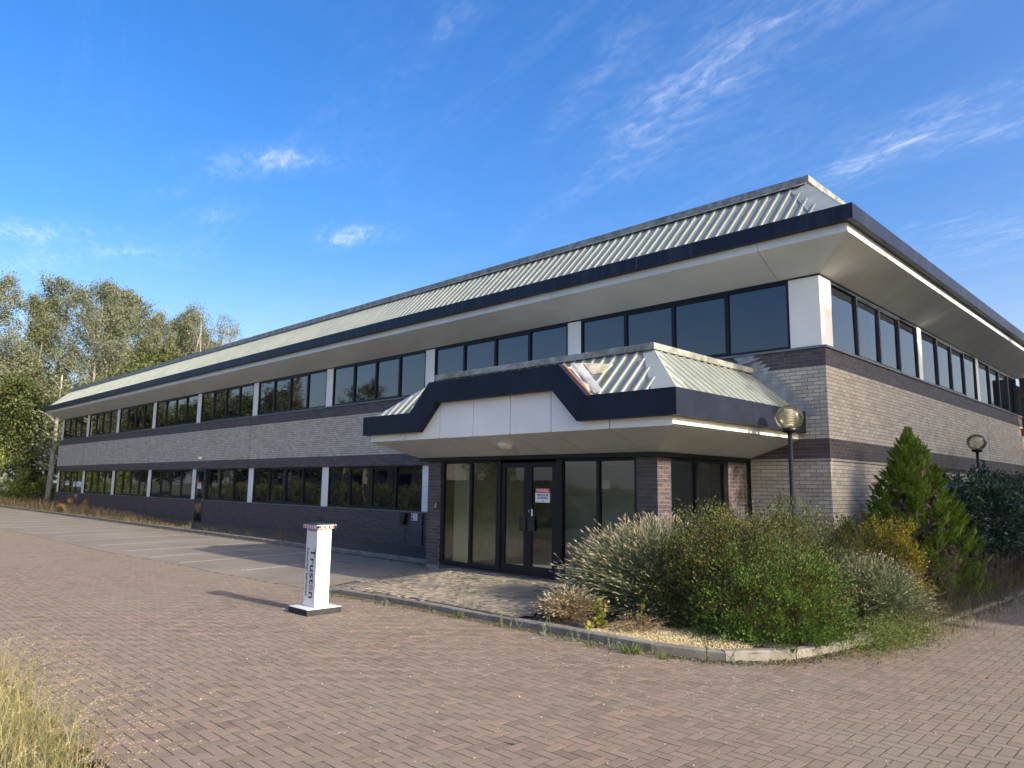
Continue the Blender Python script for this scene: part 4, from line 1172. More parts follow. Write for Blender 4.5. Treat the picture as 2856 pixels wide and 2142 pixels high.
def lamp(loc, hc, label, r=0.235, tilt=0.0, group='globe lamp posts'):
    L = tag(empty('globe_lamp_post', loc), label, 'lamp post', group)
    MB().tube([(0, 0, -0.1), (0, 0, 0.55), (0, 0, 0.56), (0, 0, hc - 0.24)], [0.055, 0.055, 0.04, 0.038], 12).build('post', M_POST, L, smooth=True)
    pr = [(r * 0.50, -r * 0.80)]
    for k in range(15):
        a = -0.92 + (PI / 2 + 0.92) * k / 14
        pr.append((max(0.002, r * math.cos(a)), r * math.sin(a) * 0.93))
    g_ = MB().lathe(pr, 28, (0, 0, hc)).build('globe', M_GLOBE, L, smooth=True)
    MB().lathe([(0.06, -0.27), (0.12, -0.25), (0.135, -0.20), (0.12, -0.185), (0.05, -0.18)], 18, (0, 0, hc)).build('collar', M_POST, L, smooth=True)
    lv = MB()
    for k in range(6):
        z = hc - 0.09 + k * 0.042
        rr = 0.085 - 0.002 * k
        lv.lathe([(0.02, z - hc + 0.012), (rr, z - hc - 0.006), (rr + 0.004, z - hc), (0.02, z - hc + 0.02)], 18, (0, 0, hc))
    lv.build('louvre_stack', M_LOUV, L)
    MB().lathe([(0.10, -0.182), (0.08, -0.14), (0.05, -0.11), (0.02, -0.10)], 18, (0, 0, hc)).build('reflector_cone', M_LOUV, L, smooth=True)
    return L
lamp((0.03, -1.82, 0.0), 3.17, 'globe lamp on black post in front of the building corner')
lamp((0.60, 8.5, 0.0), 3.25, 'globe lamp on black post above the laurel hedge')
L3 = lamp((-62.0, 0.70, 0.0), 3.25, 'distant globe lamp on black post by the far end of the building')
TP = tag(empty('street_light_column', (-96.0, 7.4, 0)), 'thin pale street light column beyond the far end of the car park', 'street light')
MB().tube([(0, 0, -0.1), (0, 0, 2.0), (0, 0, 4.7)], [0.10, 0.08, 0.06], 8).build('column', plain('galvanised_column', (0.45, 0.47, 0.46), 0.5, 0.3), TP)
MB().lathe([(0.06, 4.66), (0.40, 4.72), (0.36, 4.80), (0.1, 4.92)], 14).build('lantern', plain('lantern_cream', (0.55, 0.52, 0.42), 0.5), TP)

# ================================================================== SIGNS AND SMALL FIXTURES
def sign_board(name, label, x0, x1, y, z0, z1, mat=M_PAPER, cat='sign', th=0.006):
    o = MB().box(-(x1 - x0) / 2, (x1 - x0) / 2, 0, th, 0, z1 - z0).build(name, mat); o.location = ((x0 + x1) / 2, y, z0)
    return tag(o, label, cat)
S = sign_board('warning_sign', 'red and white WARNING perimeter alarm sign on the glass entrance door', -4.61, -4.22, PY + 0.020, 1.61, 1.89)
w_, h_ = 0.39, 0.28
bx('red_header', M_RED, S, -w_ / 2, w_ / 2, -0.0012, -0.0002, h_ - 0.092, h_)
text_mesh('lettering', 'WARNING', 0.092, M_PAPER, S, (0, -0.0016, h_ - 0.047), (1, 0, 0), (0, 0, 1), sx=0.74, bold=0.0012)
text_mesh('lettering', 'PERIMETER ALARM', 0.058, M_INK, S, (0, -0.0012, h_ - 0.137), (1, 0, 0), (0, 0, 1), sx=0.62, bold=0.0008)
text_mesh('lettering', 'NO TRESPASSING', 0.058, M_INK, S, (0, -0.0012, h_ - 0.193), (1, 0, 0), (0, 0, 1), sx=0.62, bold=0.0008)
text_mesh('lettering', 'Truston', 0.030, M_INK, S, (0, -0.0012, 0.035), (1, 0, 0), (0, 0, 1), sx=0.9)
S = sign_board('door_warning_sign', 'small red and white notice on the dark side door', -29.36, -28.98, 0.014, 1.62, 1.92)
bx('red_header', M_RED, S, -0.19, 0.19, -0.002, -0.0002, 0.20, 0.30)
text_mesh('lettering', 'WARNING', 0.085, M_PAPER, S, (0, -0.003, 0.25), (1, 0, 0), (0, 0, 1), sx=0.74)
text_mesh('lettering', 'PERIMETER', 0.07, M_INK, S, (0, -0.003, 0.14), (1, 0, 0), (0, 0, 1), sx=0.8)
text_mesh('lettering', 'ALARM', 0.07, M_INK, S, (0, -0.003, 0.06), (1, 0, 0), (0, 0, 1), sx=0.8)
S = sign_board('charging_sign', 'small white electric vehicle parking sign beside the charger', -12.88, -12.57, -0.022, 0.83, 1.05)
bx('symbol_square', M_INK, S, -0.14, -0.055, -0.0015, -0.0002, 0.125, 0.205); bx('symbol_square', M_INK, S, -0.14, -0.055, -0.0015, -0.0002, 0.015, 0.095)
text_mesh('lettering', 'P', 0.09, M_PAPER, S, (-0.098, -0.002, 0.165), (1, 0, 0), (0, 0, 1))
for k, s_ in enumerate(('Electric', 'vehicle', 'parking', 'only')):
    text_mesh('lettering', s_, 0.05, M_INK, S, (0.05, -0.0012, 0.19 - 0.052 * k), (1, 0, 0), (0, 0, 1), sx=0.9)
for (a, b, z0, z1, lb, red) in ((-52.15, -51.0, 1.60, 1.84, 'white paper notice with red heading in the leftmost ground-floor window', True),
                                (-50.0, -49.4, 1.52, 1.84, 'narrow white paper notice, middle one of three in the leftmost window', False),
                                (-49.28, -48.18, 1.52, 1.84, 'white paper notice with black symbols beside the second white pillar', False)):
    S = sign_board('window_notice', lb, a, b, 0.131, z0, z1, cat='notice', th=0.004)
    S['group'] = 'paper notices in the leftmost window'
    w2 = (b - a) / 2
    if red: bx('heading_bar', M_RED, S, -w2 + 0.06, w2 - 0.06, -0.002, -0.0002, 0.14, 0.21)
    bx('print_line', M_INK, S, -w2 * 0.7, w2 * 0.2, -0.002, -0.0002, 0.10, 0.125) if red else bx('print_block', M_INK, S, -w2 * 0.6, -w2 * 0.1, -0.002, -0.0002, 0.14, 0.24)
EV = tag(empty('vehicle_charger', (-13.19, -0.02, 0.70)), 'black tapered electric vehicle charger on the dark brick wall', 'charger')
q = [(-0.07, 0), (0.07, 0), (0.13, 0.22), (0.14, 0.30), (0.10, 0.36), (-0.10, 0.36), (-0.14, 0.30), (-0.13, 0.22)]
MB().prism([(x, 0.0, z) for x, z in q], (0, -0.14, 0)).build('casing', M_BLACK, EV, bevel=0.015)
MB().tube([(0.04, -0.03, 0.01), (0.05, -0.02, -0.25), (0.04, -0.02, -0.52)], 0.012, 6).build('cable', M_BLACK, EV)
PP = tag(MB().tube([(-12.30, -0.03, 0.10), (-12.30, -0.03, 1.05)], 0.022, 8).build('conduit_pipe', M_BLACK), 'thin black vertical pipe on the wall left of the porch', 'pipe')
DB = tag(empty('doorbell', (-7.665, PY - 0.001, 1.41)), 'silver video doorbell on the left entrance pier', 'doorbell')
bx('backplate', M_BLACK, DB, -0.07, 0.07, -0.012, 0.0, -0.02, 0.13)
bx('faceplate', M_STEEL, DB, -0.055, -0.005, -0.03, -0.0125, 0.0, 0.115, bevel=0.004)
MB().tube([(-0.03, -0.030, 0.088), (-0.03, -0.036, 0.088)], 0.015, 10).build('camera_lens', M_BLACK, DB)
AB = tag(empty('wall_floodlight', (-29.15, 0.0, 2.98)), 'small white sensor box on the brick wall above the side door', 'light')
bx('housing', M_BWHITE, AB, -0.10, 0.10, -0.13, -0.001, 0, 0.13, bevel=0.01); bx('bracket', M_BWHITE, AB, -0.15, -0.101, -0.05, -0.001, 0.02, 0.10)
RB = tag(empty('alarm_box', (0.002, 18.17, 4.0)), 'small rusty red box on the side wall near the stair bay', 'alarm box')
bx('housing', plain('rust_red_box', (0.25, 0.06, 0.03), 0.6), RB, 0, 0.10, -0.12, 0.12, 0, 0.26, bevel=0.01); bx('cap', M_SILL, RB, 0, 0.11, -0.13, 0.13, 0.262, 0.28)
CL = tag(empty('soffit_light', (0, 0, 0)), 'round white bulkhead light under the porch soffit', 'light')
# the light sits on the sloping soffit
_d = np.array([(1410.4 - 1428) / FPX, -(1241.3 - 1071) / FPX, 1.0]); _w = _d[0] * _r2 + _d[1] * _u2 + _f
nrm_s = Vector((0, -(2.884 - 2.552), -(SY * -1 - 3.42))).normalized()
nrm_s = Vector((0, -0.332, -1.11)).normalized()
p0 = Vector((0, SY, 2.884))
tt = (p0 - Vector(CAM)).dot(nrm_s) / Vector(_w).dot(nrm_s)
CL.location = Vector(CAM) + Vector(_w) * tt
CL.rotation_euler = nrm_s.to_track_quat('Z', 'Y').to_euler()
MB().lathe([(0.165, 0.0), (0.165, 0.04), (0.14, 0.055)], 24).build('ring', M_WHITE, CL, smooth=True)
MB().lathe([(0.138, 0.056), (0.125, 0.075), (0.07, 0.09), (0.01, 0.095)], 24).build('diffuser', plain('frosted_diffuser', (0.6, 0.59, 0.55), 0.4), CL, smooth=True)
FB = tag(empty('fire_alarm_sounder', (-2.75, -2.35, 2.48)), 'red fire alarm sounder under the lobby ceiling', 'alarm')
MB().lathe([(0.05, 0.0), (0.075, -0.03), (0.07, -0.09), (0.03, -0.12)][::-1], 14).build('sounder', M_RED, FB, smooth=True)
bx('mount', M_BWHITE, FB, -0.05, 0.05, -0.05, 0.05, -0.004, -0.0002)
HS = tag(empty('hanging_sign', (-4.2, -1.6, 2.02)), 'small white sign hung on cords inside the lobby', 'sign')
bx('board', M_PAPER, HS, -0.16, 0.16, -0.01, 0.01, -0.12, 0.06)
for xx in (-0.1, 0.1): MB().tube([(xx, 0, 0.06), (xx * 0.8, 0, 0.46)], 0.005, 5).build('cord', M_SILL, HS)
# ================================================================== VEGETATION
M_BARK = plain('grey_bark', (0.20, 0.185, 0.155), 0.9, scale=8, var=0.35, bump=0.4)
M_PBARK = plain('pale_birch_bark', (0.27, 0.255, 0.22), 0.85, scale=6, var=0.4, bump=0.3)
M_TWIG = plain('brown_twig', (0.11, 0.08, 0.055), 0.9, scale=12, var=0.3)
LF_TREE = [leafmat('olive_tree_leaf', [(0, (0.12, 0.14, 0.07)), (0.4, (0.175, 0.20, 0.105)), (0.75, (0.235, 0.25, 0.145)), (1, (0.29, 0.28, 0.15))], 0.65, 0.42, 0.2),
           leafmat('grey_green_tree_leaf', [(0, (0.14, 0.165, 0.105)), (0.4, (0.205, 0.235, 0.155)), (0.75, (0.27, 0.29, 0.205)), (1, (0.33, 0.32, 0.215))], 0.65, 0.42, 0.2),
           leafmat('deep_green_tree_leaf', [(0, (0.050, 0.077, 0.022)), (0.5, (0.094, 0.122, 0.036)), (1, (0.163, 0.169, 0.054))], 0.55, 0.3)]
def tree_mesh(seed, H, crown0, R, nl, leaf, nlimb=34, lean=0.25, forks=1, spread=1.0, top=0.55):
    """branch skeleton -> (bark MB, leaf vertex array)"""
    rr = random.Random(seed); rg = np.random.default_rng(seed)
    bark = MB(); tips = []
    for fk in range(forks):
        a = rr.uniform(0, 2 * PI); ln = lean * rr.uniform(0.3, 1.0) * (0.4 if forks == 1 else 1)
        pts = [Vector((0.25 * math.cos(a) * (forks > 1), 0.25 * math.sin(a) * (forks > 1), -0.2))]
        nseg = 9
        for k in range(nseg):
            hs = (H - 0.0) / nseg
            pts.append(pts[-1] + Vector((math.cos(a) * ln * hs * 0.5 + rr.uniform(-0.12, 0.12), math.sin(a) * ln * hs * 0.5 + rr.uniform(-0.12, 0.12), hs)))
        r0 = H * 0.0125
        bark.tube(pts, [r0 * (1 - 0.93 * (k / nseg)) + 0.012 for k in range(nseg + 1)], 6)
        for q in range(nlimb // forks):
            t_ = crown0 + (1 - crown0) * (q + rr.random()) / (nlimb // forks)
            i = min(nseg - 1, int(t_ * nseg)); f_ = t_ * nseg - i
            b = pts[i].lerp(pts[i + 1], f_)
            az = rr.uniform(0, 2 * PI)
            env = math.sin(PI * min(1, (t_ - crown0) / (1 - crown0) * 0.86 + 0.16)) ** 0.7
            L = R * (0.35 + 0.65 * env) * rr.uniform(0.65, 1.15)
            up = rr.uniform(0.5, 1.15)
            d = Vector((math.cos(az) * spread, math.sin(az) * spread, up)).normalized()
            P = [b]
            for s in range(4):
                d = (d + Vector((rr.uniform(-0.18, 0.18), rr.uniform(-0.18, 0.18), rr.uniform(-0.05, 0.16)))).normalized()
                P.append(P[-1] + d * (L / 4))
            rl = 0.012 + 0.45 * r0 * (1 - t_) * 1.1
            bark.tube(P, [rl, rl * 0.75, rl * 0.55, rl * 0.35, 0.008], 5, cap=False)
            for s in range(1, 5):
                for w_ in range(rr.choice((2, 3))):
                    e = (d + Vector((rr.uniform(-0.9, 0.9), rr.uniform(-0.9, 0.9), rr.uniform(-0.3, 0.8)))).normalized()
                    l2 = L * rr.uniform(0.16, 0.36)
                    c = P[s] + e * l2 * 0.5 + Vector((0, 0, 0.04)); c2 = P[s] + e * l2
                    bark.tube([P[s], c, c2], [rl * 0.38 + 0.004, rl * 0.25 + 0.003, 0.004], 4, cap=False)
                    tips.append((P[s].lerp(c2, 0.35), c2))
            tips.append((P[3], P[4]))
    T0 = np.array([a[:] for a, b in tips]); T1 = np.array([b[:] for a, b in tips])
    idx = rg.integers(0, len(tips), nl)
    tt_ = rg.uniform(0, 1.12, nl)[:, None]
    c = T0[idx] * (1 - tt_) + T1[idx] * tt_ + rg.normal(0, 0.24, (nl, 3)) * (R / 2.6)
    d = rdir(rg, nl) + np.array([0, 0, -0.35]) + nrm(T1[idx] - T0[idx]) * 0.5
    n = rdir(rg, nl) + np.array([0.3, 0, 0.6])
    l = leaf * rg.uniform(0.6, 1.3, nl)
    return bark, leaf_arrays(c, d, n, l, l * 0.75)
def make_tree(name, label, loc, seed, leafm, barkm, group, H, **kw):
    T = tag(empty(name, loc), label, 'tree', group)
    bk, V = tree_mesh(seed, H, **kw)
    bk.build('trunk', barkm, T, smooth=True)
    link('crown', leaves_mesh('crown', V), leafm, T)
    return T
def copy_tree(src, loc, label, rz, sc=1.0, group=None):
    r = src.copy(); COL.objects.link(r); r.location = loc; r.rotation_euler = (0, 0, rz)
    r.scale = (sc, sc, sc) if not hasattr(sc, '__len__') else sc
    r['label'] = label
    if group: r['group'] = group
    for ch in src.children:
        c = ch.copy(); COL.objects.link(c); c.parent = r
    return r
GL = 'tall trees beyond the far end of the building'
TA = make_tree('tall_tree', 'tall grey-green tree with pale trunk, leftmost of the far row', (-69, -2.2, 0), 11, LF_TREE[1], M_PBARK, GL, 18.8, crown0=0.22, R=3.1, nl=19000, leaf=0.16, nlimb=40)
TB = make_tree('tall_tree', 'tall olive tree second from the left in the far row', (-71, 1.9, 0), 12, LF_TREE[0], M_BARK, GL, 18.6, crown0=0.20, R=3.0, nl=19000, leaf=0.16, nlimb=40, forks=2)
TC = make_tree('tall_tree', 'sparse thin-leaved tree showing its branches above the roof end', (-82, 21.5, 0), 13, LF_TREE[1], M_PBARK, GL, 21.0, crown0=0.25, R=3.6, nl=6500, leaf=0.15, nlimb=44, forks=3, lean=0.35)
TD = make_tree('tall_tree', 'fullest grey-green tree, third from the left in the far row', (-70, 5.6, 0), 14, LF_TREE[1], M_BARK, GL, 19.8, crown0=0.20, R=3.3, nl=23000, leaf=0.16, nlimb=46)
copy_tree(TA, (-72, 8.9, 0), 'tall grey-green tree, fourth from the left in the far row', 2.1, 1.08)
copy_tree(TB, (-74, 12.2, 0), 'tall olive tree fifth from the left in the far row', 1.2, 1.12)
copy_tree(TC, (-75, 14.6, 0), 'sparse tree with fine grey twigs between two fuller trees', 0.8, 0.98)
copy_tree(TA, (-79, 17.6, 0), 'loose-crowned tree just left of the sparse one above the roof', 4.0, (0.95, 0.95, 1.10))
copy_tree(TC, (-86, 25.4, 0), 'last small sparse tree top showing over the roof ridge', 3.0, 0.86)
copy_tree(TD, (-77, 15.8, 0), 'full tree right of the middle of the far row, above the roof end', 1.1, (1.0, 1.0, 1.02))
copy_tree(TA, (-76, 14.0, 0), 'grey-green tree filling the gap right of the fifth tree in the far row', 0.9, (0.95, 0.95, 1.03))
copy_tree(TA, (-81, 21.6, 0), 'slim grey-green tree low over the roof ridge, behind the airy ones', 2.9, (0.85, 0.85, 0.98))
copy_tree(TC, (-76, 18.4, 0), 'thin airy tree right of the loose-crowned one', 5.2, 0.93)
copy_tree(TC, (-80, 23.6, 0), 'thin airy tree low over the roof ridge, second from the right end', 1.9, 0.90)
copy_tree(TB, (-82, 19.2, 0), 'olive tree behind the loose-crowned one', 2.6, (1.0, 1.0, 1.05))
copy_tree(TD, (-78, 5.0, 0), 'grey-green tree behind the fullest one in the far row', 5.0, 1.08)
copy_tree(TB, (-80, 9.6, 0), 'olive tree behind the gap in the far row', 3.3, 1.15)
copy_tree(TD, (-73, -7.0, 0), 'tree at the left picture edge of the far row', 0.4, 0.97)
TE = make_tree('understorey_tree', 'dark low tree in front of the far row, beside the pale trunk', (-65, 4.6, 0), 21, LF_TREE[2], M_BARK, 'low trees under the far row', 9.5, crown0=0.12, R=3.2, nl=17000, leaf=0.20, nlimb=40)
copy_tree(TE, (-67, 8.5, 0), 'dark low tree directly behind the far roof corner', 1.5, 1.22)
copy_tree(TE, (-72, 13.5, 0), 'dark green low tree crown just above the roof ridge', 2.5, 1.5)
copy_tree(TE, (-66, 0.4, 0), 'dark low tree behind the bright shrub at the left edge', 4.1, 1.0)
copy_tree(TE, (-76, -1.0, 0), 'dark low tree far behind the left edge trunks', 5.1, 1.3)
copy_tree(TE, (-80, -6.0, 0), 'dark low tree outside the left edge, behind the shrubs', 0.6, 1.4)
copy_tree(TE, (-88, 2.0, 0), 'dark low tree far behind the globe lamp', 0.9, 1.5)
def birch(loc, lx, ly, H, label, sd):
    rr = random.Random(sd)
    T = tag(empty('bare_trunk_tree', loc), label, 'tree', 'pale trunks at the far end')
    P = [Vector((0, 0, -0.2))]
    for k in range(8): P.append(P[-1] + Vector((lx / 8 + rr.uniform(-0.06, 0.06), ly / 8 + rr.uniform(-0.06, 0.06), H / 8)))
    m = MB(); m.tube(P, [0.24 - 0.022 * k for k in range(9)], 8)
    for k in range(2, 8):
        for _ in range(2):
            a = rr.uniform(0, 2 * PI); e = P[k] + Vector((math.cos(a) * 1.4, math.sin(a) * 1.4, 1.0))
            m.tube([P[k], P[k].lerp(e, 0.5) + Vector((0, 0, 0.15)), e], [0.05, 0.03, 0.012], 5, cap=False)
    m.build('trunk', M_PBARK, T, smooth=True)
    rg = np.random.default_rng(sd); n = 1800
    Q = np.array([p[:] for p in P[3:]]); c = Q[rg.integers(0, len(Q), n)] + rg.normal(0, 0.75, (n, 3)) + np.array([0, 0, 0.5])
    l = rg.uniform(0.12, 0.26, n)
    link('crown', leaves_mesh('crown', leaf_arrays(c, rdir(rg, n), rdir(rg, n), l, l * 0.7)), LF_TREE[0], T)
birch((-60.5, 1.15, 0), -0.3, 0.3, 10.5, 'slender pale trunk rising behind the far globe lamp', 3)
birch((-59.0, 3.1, 0), -0.2, 1.3, 9.0, 'leaning pale trunk close to the far building corner', 4)

# ---- generic shrub of small leaves
def lumpy(rg, n, k=14, amp=0.22):
    d = rdir(rg, n); d[:, 2] = np.abs(d[:, 2]) * 1.0 - 0.12
    d = nrm(d)
    L = rdir(rg, k); L[:, 2] = np.abs(L[:, 2])
    s = (np.clip(d @ L.T - 0.72, 0, 1) * 3.5).max(1)
    return d, 1 - amp + amp * 2 * s
def shrub_leaves(rg, n, rx, ry, rz, leaf, asp=0.45, inner=0.45, amp=0.22, outward=0.9, upb=0.5, k=14, zb=0.0, clump=70, cs=0.066, pw=2.7):
    nc = max(8, n // clump)
    d, lump = lumpy(rg, nc, k, amp)
    lump = lump / (np.abs(d) ** pw).sum(1) ** (1 / pw)      # fuller shoulders than a plain dome
    r = (inner + (1 - inner) * rg.uniform(0, 1, nc) ** 0.45) * lump * rg.uniform(0.86, 1.10, nc)
    cc = d * r[:, None] * np.array([rx, ry, rz]) + np.array([0, 0, zb])
    ci = rg.integers(0, nc, n)
    d = d[ci]
    c = cc[ci] + rg.normal(0, 1, (n, 3)) * cs * (rx + ry + rz) / 3 + d * np.abs(rg.normal(0, cs * 0.9, n))[:, None]
    c[:, 2] = np.maximum(c[:, 2], 0.02 + rg.uniform(0, 0.08, n))
    dd = d * outward + rdir(rg, n) * 0.75 + np.array([0, 0, upb])
    nn = rdir(rg, n) * 0.7 + d * 0.6 + np.array([0, 0, 0.4])
    l = leaf * rg.uniform(0.6, 1.35, n)
    return leaf_arrays(c, dd, nn, l, l * asp)
def sprigs(rg, n, rx, ry, rz, length, leaf, asp=0.4, per=16, zb=0.0, lean=0.35):
    """upright shoots with leaves along them"""
    d, lump = lumpy(rg, n, 14, 0.15)
    d[:, 2] = np.abs(d[:, 2]) + 0.25; d = nrm(d)
    b = d * np.array([rx, ry, rz]) * 0.85 + np.array([0, 0, zb])
    ax = nrm(d * lean + np.array([0, 0, 1.0]) + rg.normal(0, 0.18, (n, 3)))
    L = length * rg.uniform(0.5, 1.25, n)
    tt_ = np.linspace(0.05, 1, per)
    c = (b[:, None] + ax[:, None] * (L[:, None] * tt_[None])[:, :, None]).reshape(-1, 3)
    A_ = np.repeat(ax, per, 0)
    dd = A_ * 0.6 + rdir(rg, len(c)) * 0.9
    l = leaf * rg.uniform(0.6, 1.2, len(c)) * np.tile(1.1 - 0.5 * tt_, n)
    V = leaf_arrays(c, dd, rdir(rg, len(c)), l, l * asp)
    return V, list(zip(b, b + ax * L[:, None]))
def stems(rg, n, rx, ry, rz, r=0.012, zb=0.0):
    m = MB()
    for k in range(n):
        d = rg.normal(size=3); d[2] = abs(d[2]) + 0.4; d /= np.linalg.norm(d)
        e = d * np.array([rx, ry, rz]) * 0.8 + np.array([0, 0, zb])
        m.tube([(rg.normal(0, 0.06), rg.normal(0, 0.06), -0.05), e * 0.5 + np.array([0, 0, 0.06]), e], [r, r * 0.7, r * 0.3], 5, cap=False)
    return m
def shrub(name, label, loc, rx, ry, rz, n, leaf, mat, seed, cat='shrub', group=None, asp=0.45, sp=None, zb=0.0, amp=0.22, inner=0.45, k=14, upb=0.5, nst=16):
    rg = np.random.default_rng(seed)
    S_ = tag(empty(name, loc), label, cat, group)
    V = shrub_leaves(rg, n, rx, ry, rz, leaf, asp, inner, amp, zb=zb, k=k, upb=upb)
    st_ = stems(rg, nst, rx, ry, rz, zb=zb)
    if sp:
        V2, segs = sprigs(rg, sp[0], rx, ry, rz, sp[1], sp[2] if len(sp) > 2 else leaf, zb=zb)
        V = np.concatenate([V, V2])
        for a, b in segs: st_.tube([a, b], [0.005, 0.002], 4, cap=False)
    link('foliage', leaves_mesh('foliage', V), mat, S_)
    st_.build('stems', M_TWIG, S_)
    return S_
LM_SHRUB = leafmat('mixed_green_shrub_leaf', [(0, (0.036, 0.052, 0.014)), (0.3, (0.066, 0.090, 0.021)), (0.6, (0.104, 0.116, 0.032)), (0.85, (0.130, 0.105, 0.029)), (1, (0.18, 0.140, 0.048))], 0.55, 0.3, 0.25)
LM_SHRUBG = leafmat('fresh_green_shrub_leaf', [(0, (0.044, 0.094, 0.014)), (0.5, (0.081, 0.156, 0.024)), (1, (0.150, 0.219, 0.048))], 0.5, 0.35)
LM_SPRIG = leafmat('silvery_shoot_leaf', [(0, (0.09, 0.115, 0.055)), (0.6, (0.15, 0.175, 0.085)), (1, (0.24, 0.25, 0.14))], 0.5, 0.3)
LM_GOLD = leafmat('golden_shrub_leaf', [(0, (0.16, 0.17, 0.02)), (0.4, (0.34, 0.29, 0.03)), (0.8, (0.60, 0.44, 0.04)), (1, (0.70, 0.48, 0.05))], 0.45, 0.35)
LM_GREY = leafmat('grey_green_lavender_leaf', [(0, (0.075, 0.097, 0.043)), (0.5, (0.130, 0.162, 0.076)), (1, (0.220, 0.248, 0.122))], 0.6, 0.2)
LM_LAUR = leafmat('glossy_laurel_leaf', [(0, (0.027, 0.054, 0.032)), (0.5, (0.051, 0.093, 0.054)), (1, (0.093, 0.145, 0.088))], 0.25, 0.12, 0.7)
LM_CON = leafmat('conifer_spray', [(0, (0.081, 0.142, 0.011)), (0.5, (0.142, 0.231, 0.018)), (0.85, (0.199, 0.294, 0.027)), (1, (0.266, 0.347, 0.054))], 0.6, 0.2)
LM_DRY = leafmat('dry_brown_stem', [(0, (0.130, 0.091, 0.050)), (0.5, (0.221, 0.156, 0.088)), (1, (0.351, 0.260, 0.150))], 0.8, 0.2)
LM_STRAW = leafmat('straw_grass', [(0, (0.16, 0.20, 0.05)), (0.25, (0.30, 0.26, 0.10)), (0.6, (0.44, 0.37, 0.18)), (0.85, (0.54, 0.46, 0.27)), (1, (0.20, 0.26, 0.07))], 0.6, 0.3)
LM_GRASS = leafmat('green_grass', [(0, (0.06, 0.10, 0.02)), (0.5, (0.12, 0.17, 0.035)), (1, (0.24, 0.25, 0.08))], 0.5, 0.35)
LM_SILV = leafmat('silver_santolina', [(0, (0.17, 0.20, 0.17)), (0.5, (0.27, 0.30, 0.27)), (1, (0.38, 0.40, 0.37))], 0.7, 0.2)
LM_SPIKE = leafmat('dry_lavender_spike', [(0, (0.20, 0.17, 0.115)), (0.5, (0.31, 0.27, 0.19)), (1, (0.43, 0.39, 0.29))], 0.8, 0.15)
LM_SAP = leafmat('yellow_green_lobed_leaf', [(0, (0.12, 0.17, 0.02)), (0.6, (0.25, 0.27, 0.04)), (0.85, (0.34, 0.28, 0.05)), (1, (0.42, 0.14, 0.04))], 0.5, 0.4)

# main shrub
S1 = shrub('large_shrub', 'large rounded small-leaved shrub, green turning bronze, beside the lavender', (0.42, -4.40, 0.06), 1.06, 1.04, 1.34, 56000, 0.034, LM_SHRUB, 101, asp=0.62, amp=0.24, inner=0.40, k=20, nst=46)
rg = np.random.default_rng(102)
V, segs = sprigs(rg, 150, 1.10, 1.05, 1.36, 0.34, 0.030, per=24)
link('shoots', leaves_mesh('shoots', V), LM_SPRIG, S1)
V = shrub_leaves(rg, 17000, 0.80, 0.95, 1.0, 0.032, 0.62, 0.7, 0.2) + np.array([0.50, -0.28, 0.0])
V2 = shrub_leaves(rg, 7000, 0.55, 0.7, 0.6, 0.032, 0.62, 0.6, 0.2) + np.array([0.75, -0.35, 0.0])
link('lower_foliage', leaves_mesh('lower_foliage', np.concatenate([V, V2])), LM_SHRUBG, S1)
shrub('loose_shrub', 'loose grey-green shrub with upright shoots around the near lamp post', (0.35, -2.35, 0.06), 1.0, 0.95, 1.25, 18000, 0.034, LM_SPRIG, 103, sp=(110, 0.55, 0.034), amp=0.25)
shrub('green_shrub', 'mid-green shrub between the near lamp post and the golden shrub', (0.95, -1.70, 0.06), 0.72, 0.7, 1.18, 14000, 0.036, LM_SHRUB, 104, sp=(24, 0.25))
shrub('golden_shrub', 'golden yellow small-leaved shrub below the conifer', (1.02, -0.90, 0.06), 0.66, 0.60, 1.16, 17000, 0.040, LM_GOLD, 105, asp=0.5, sp=(26, 0.16), amp=0.16)
shrub('shaded_green_shrub', 'dark green shrub behind the golden shrub against the wall', (0.45, -0.55, 0.06), 0.6, 0.5, 1.25, 5000, 0.055, LM_SHRUBG, 106, sp=(20, 0.3))

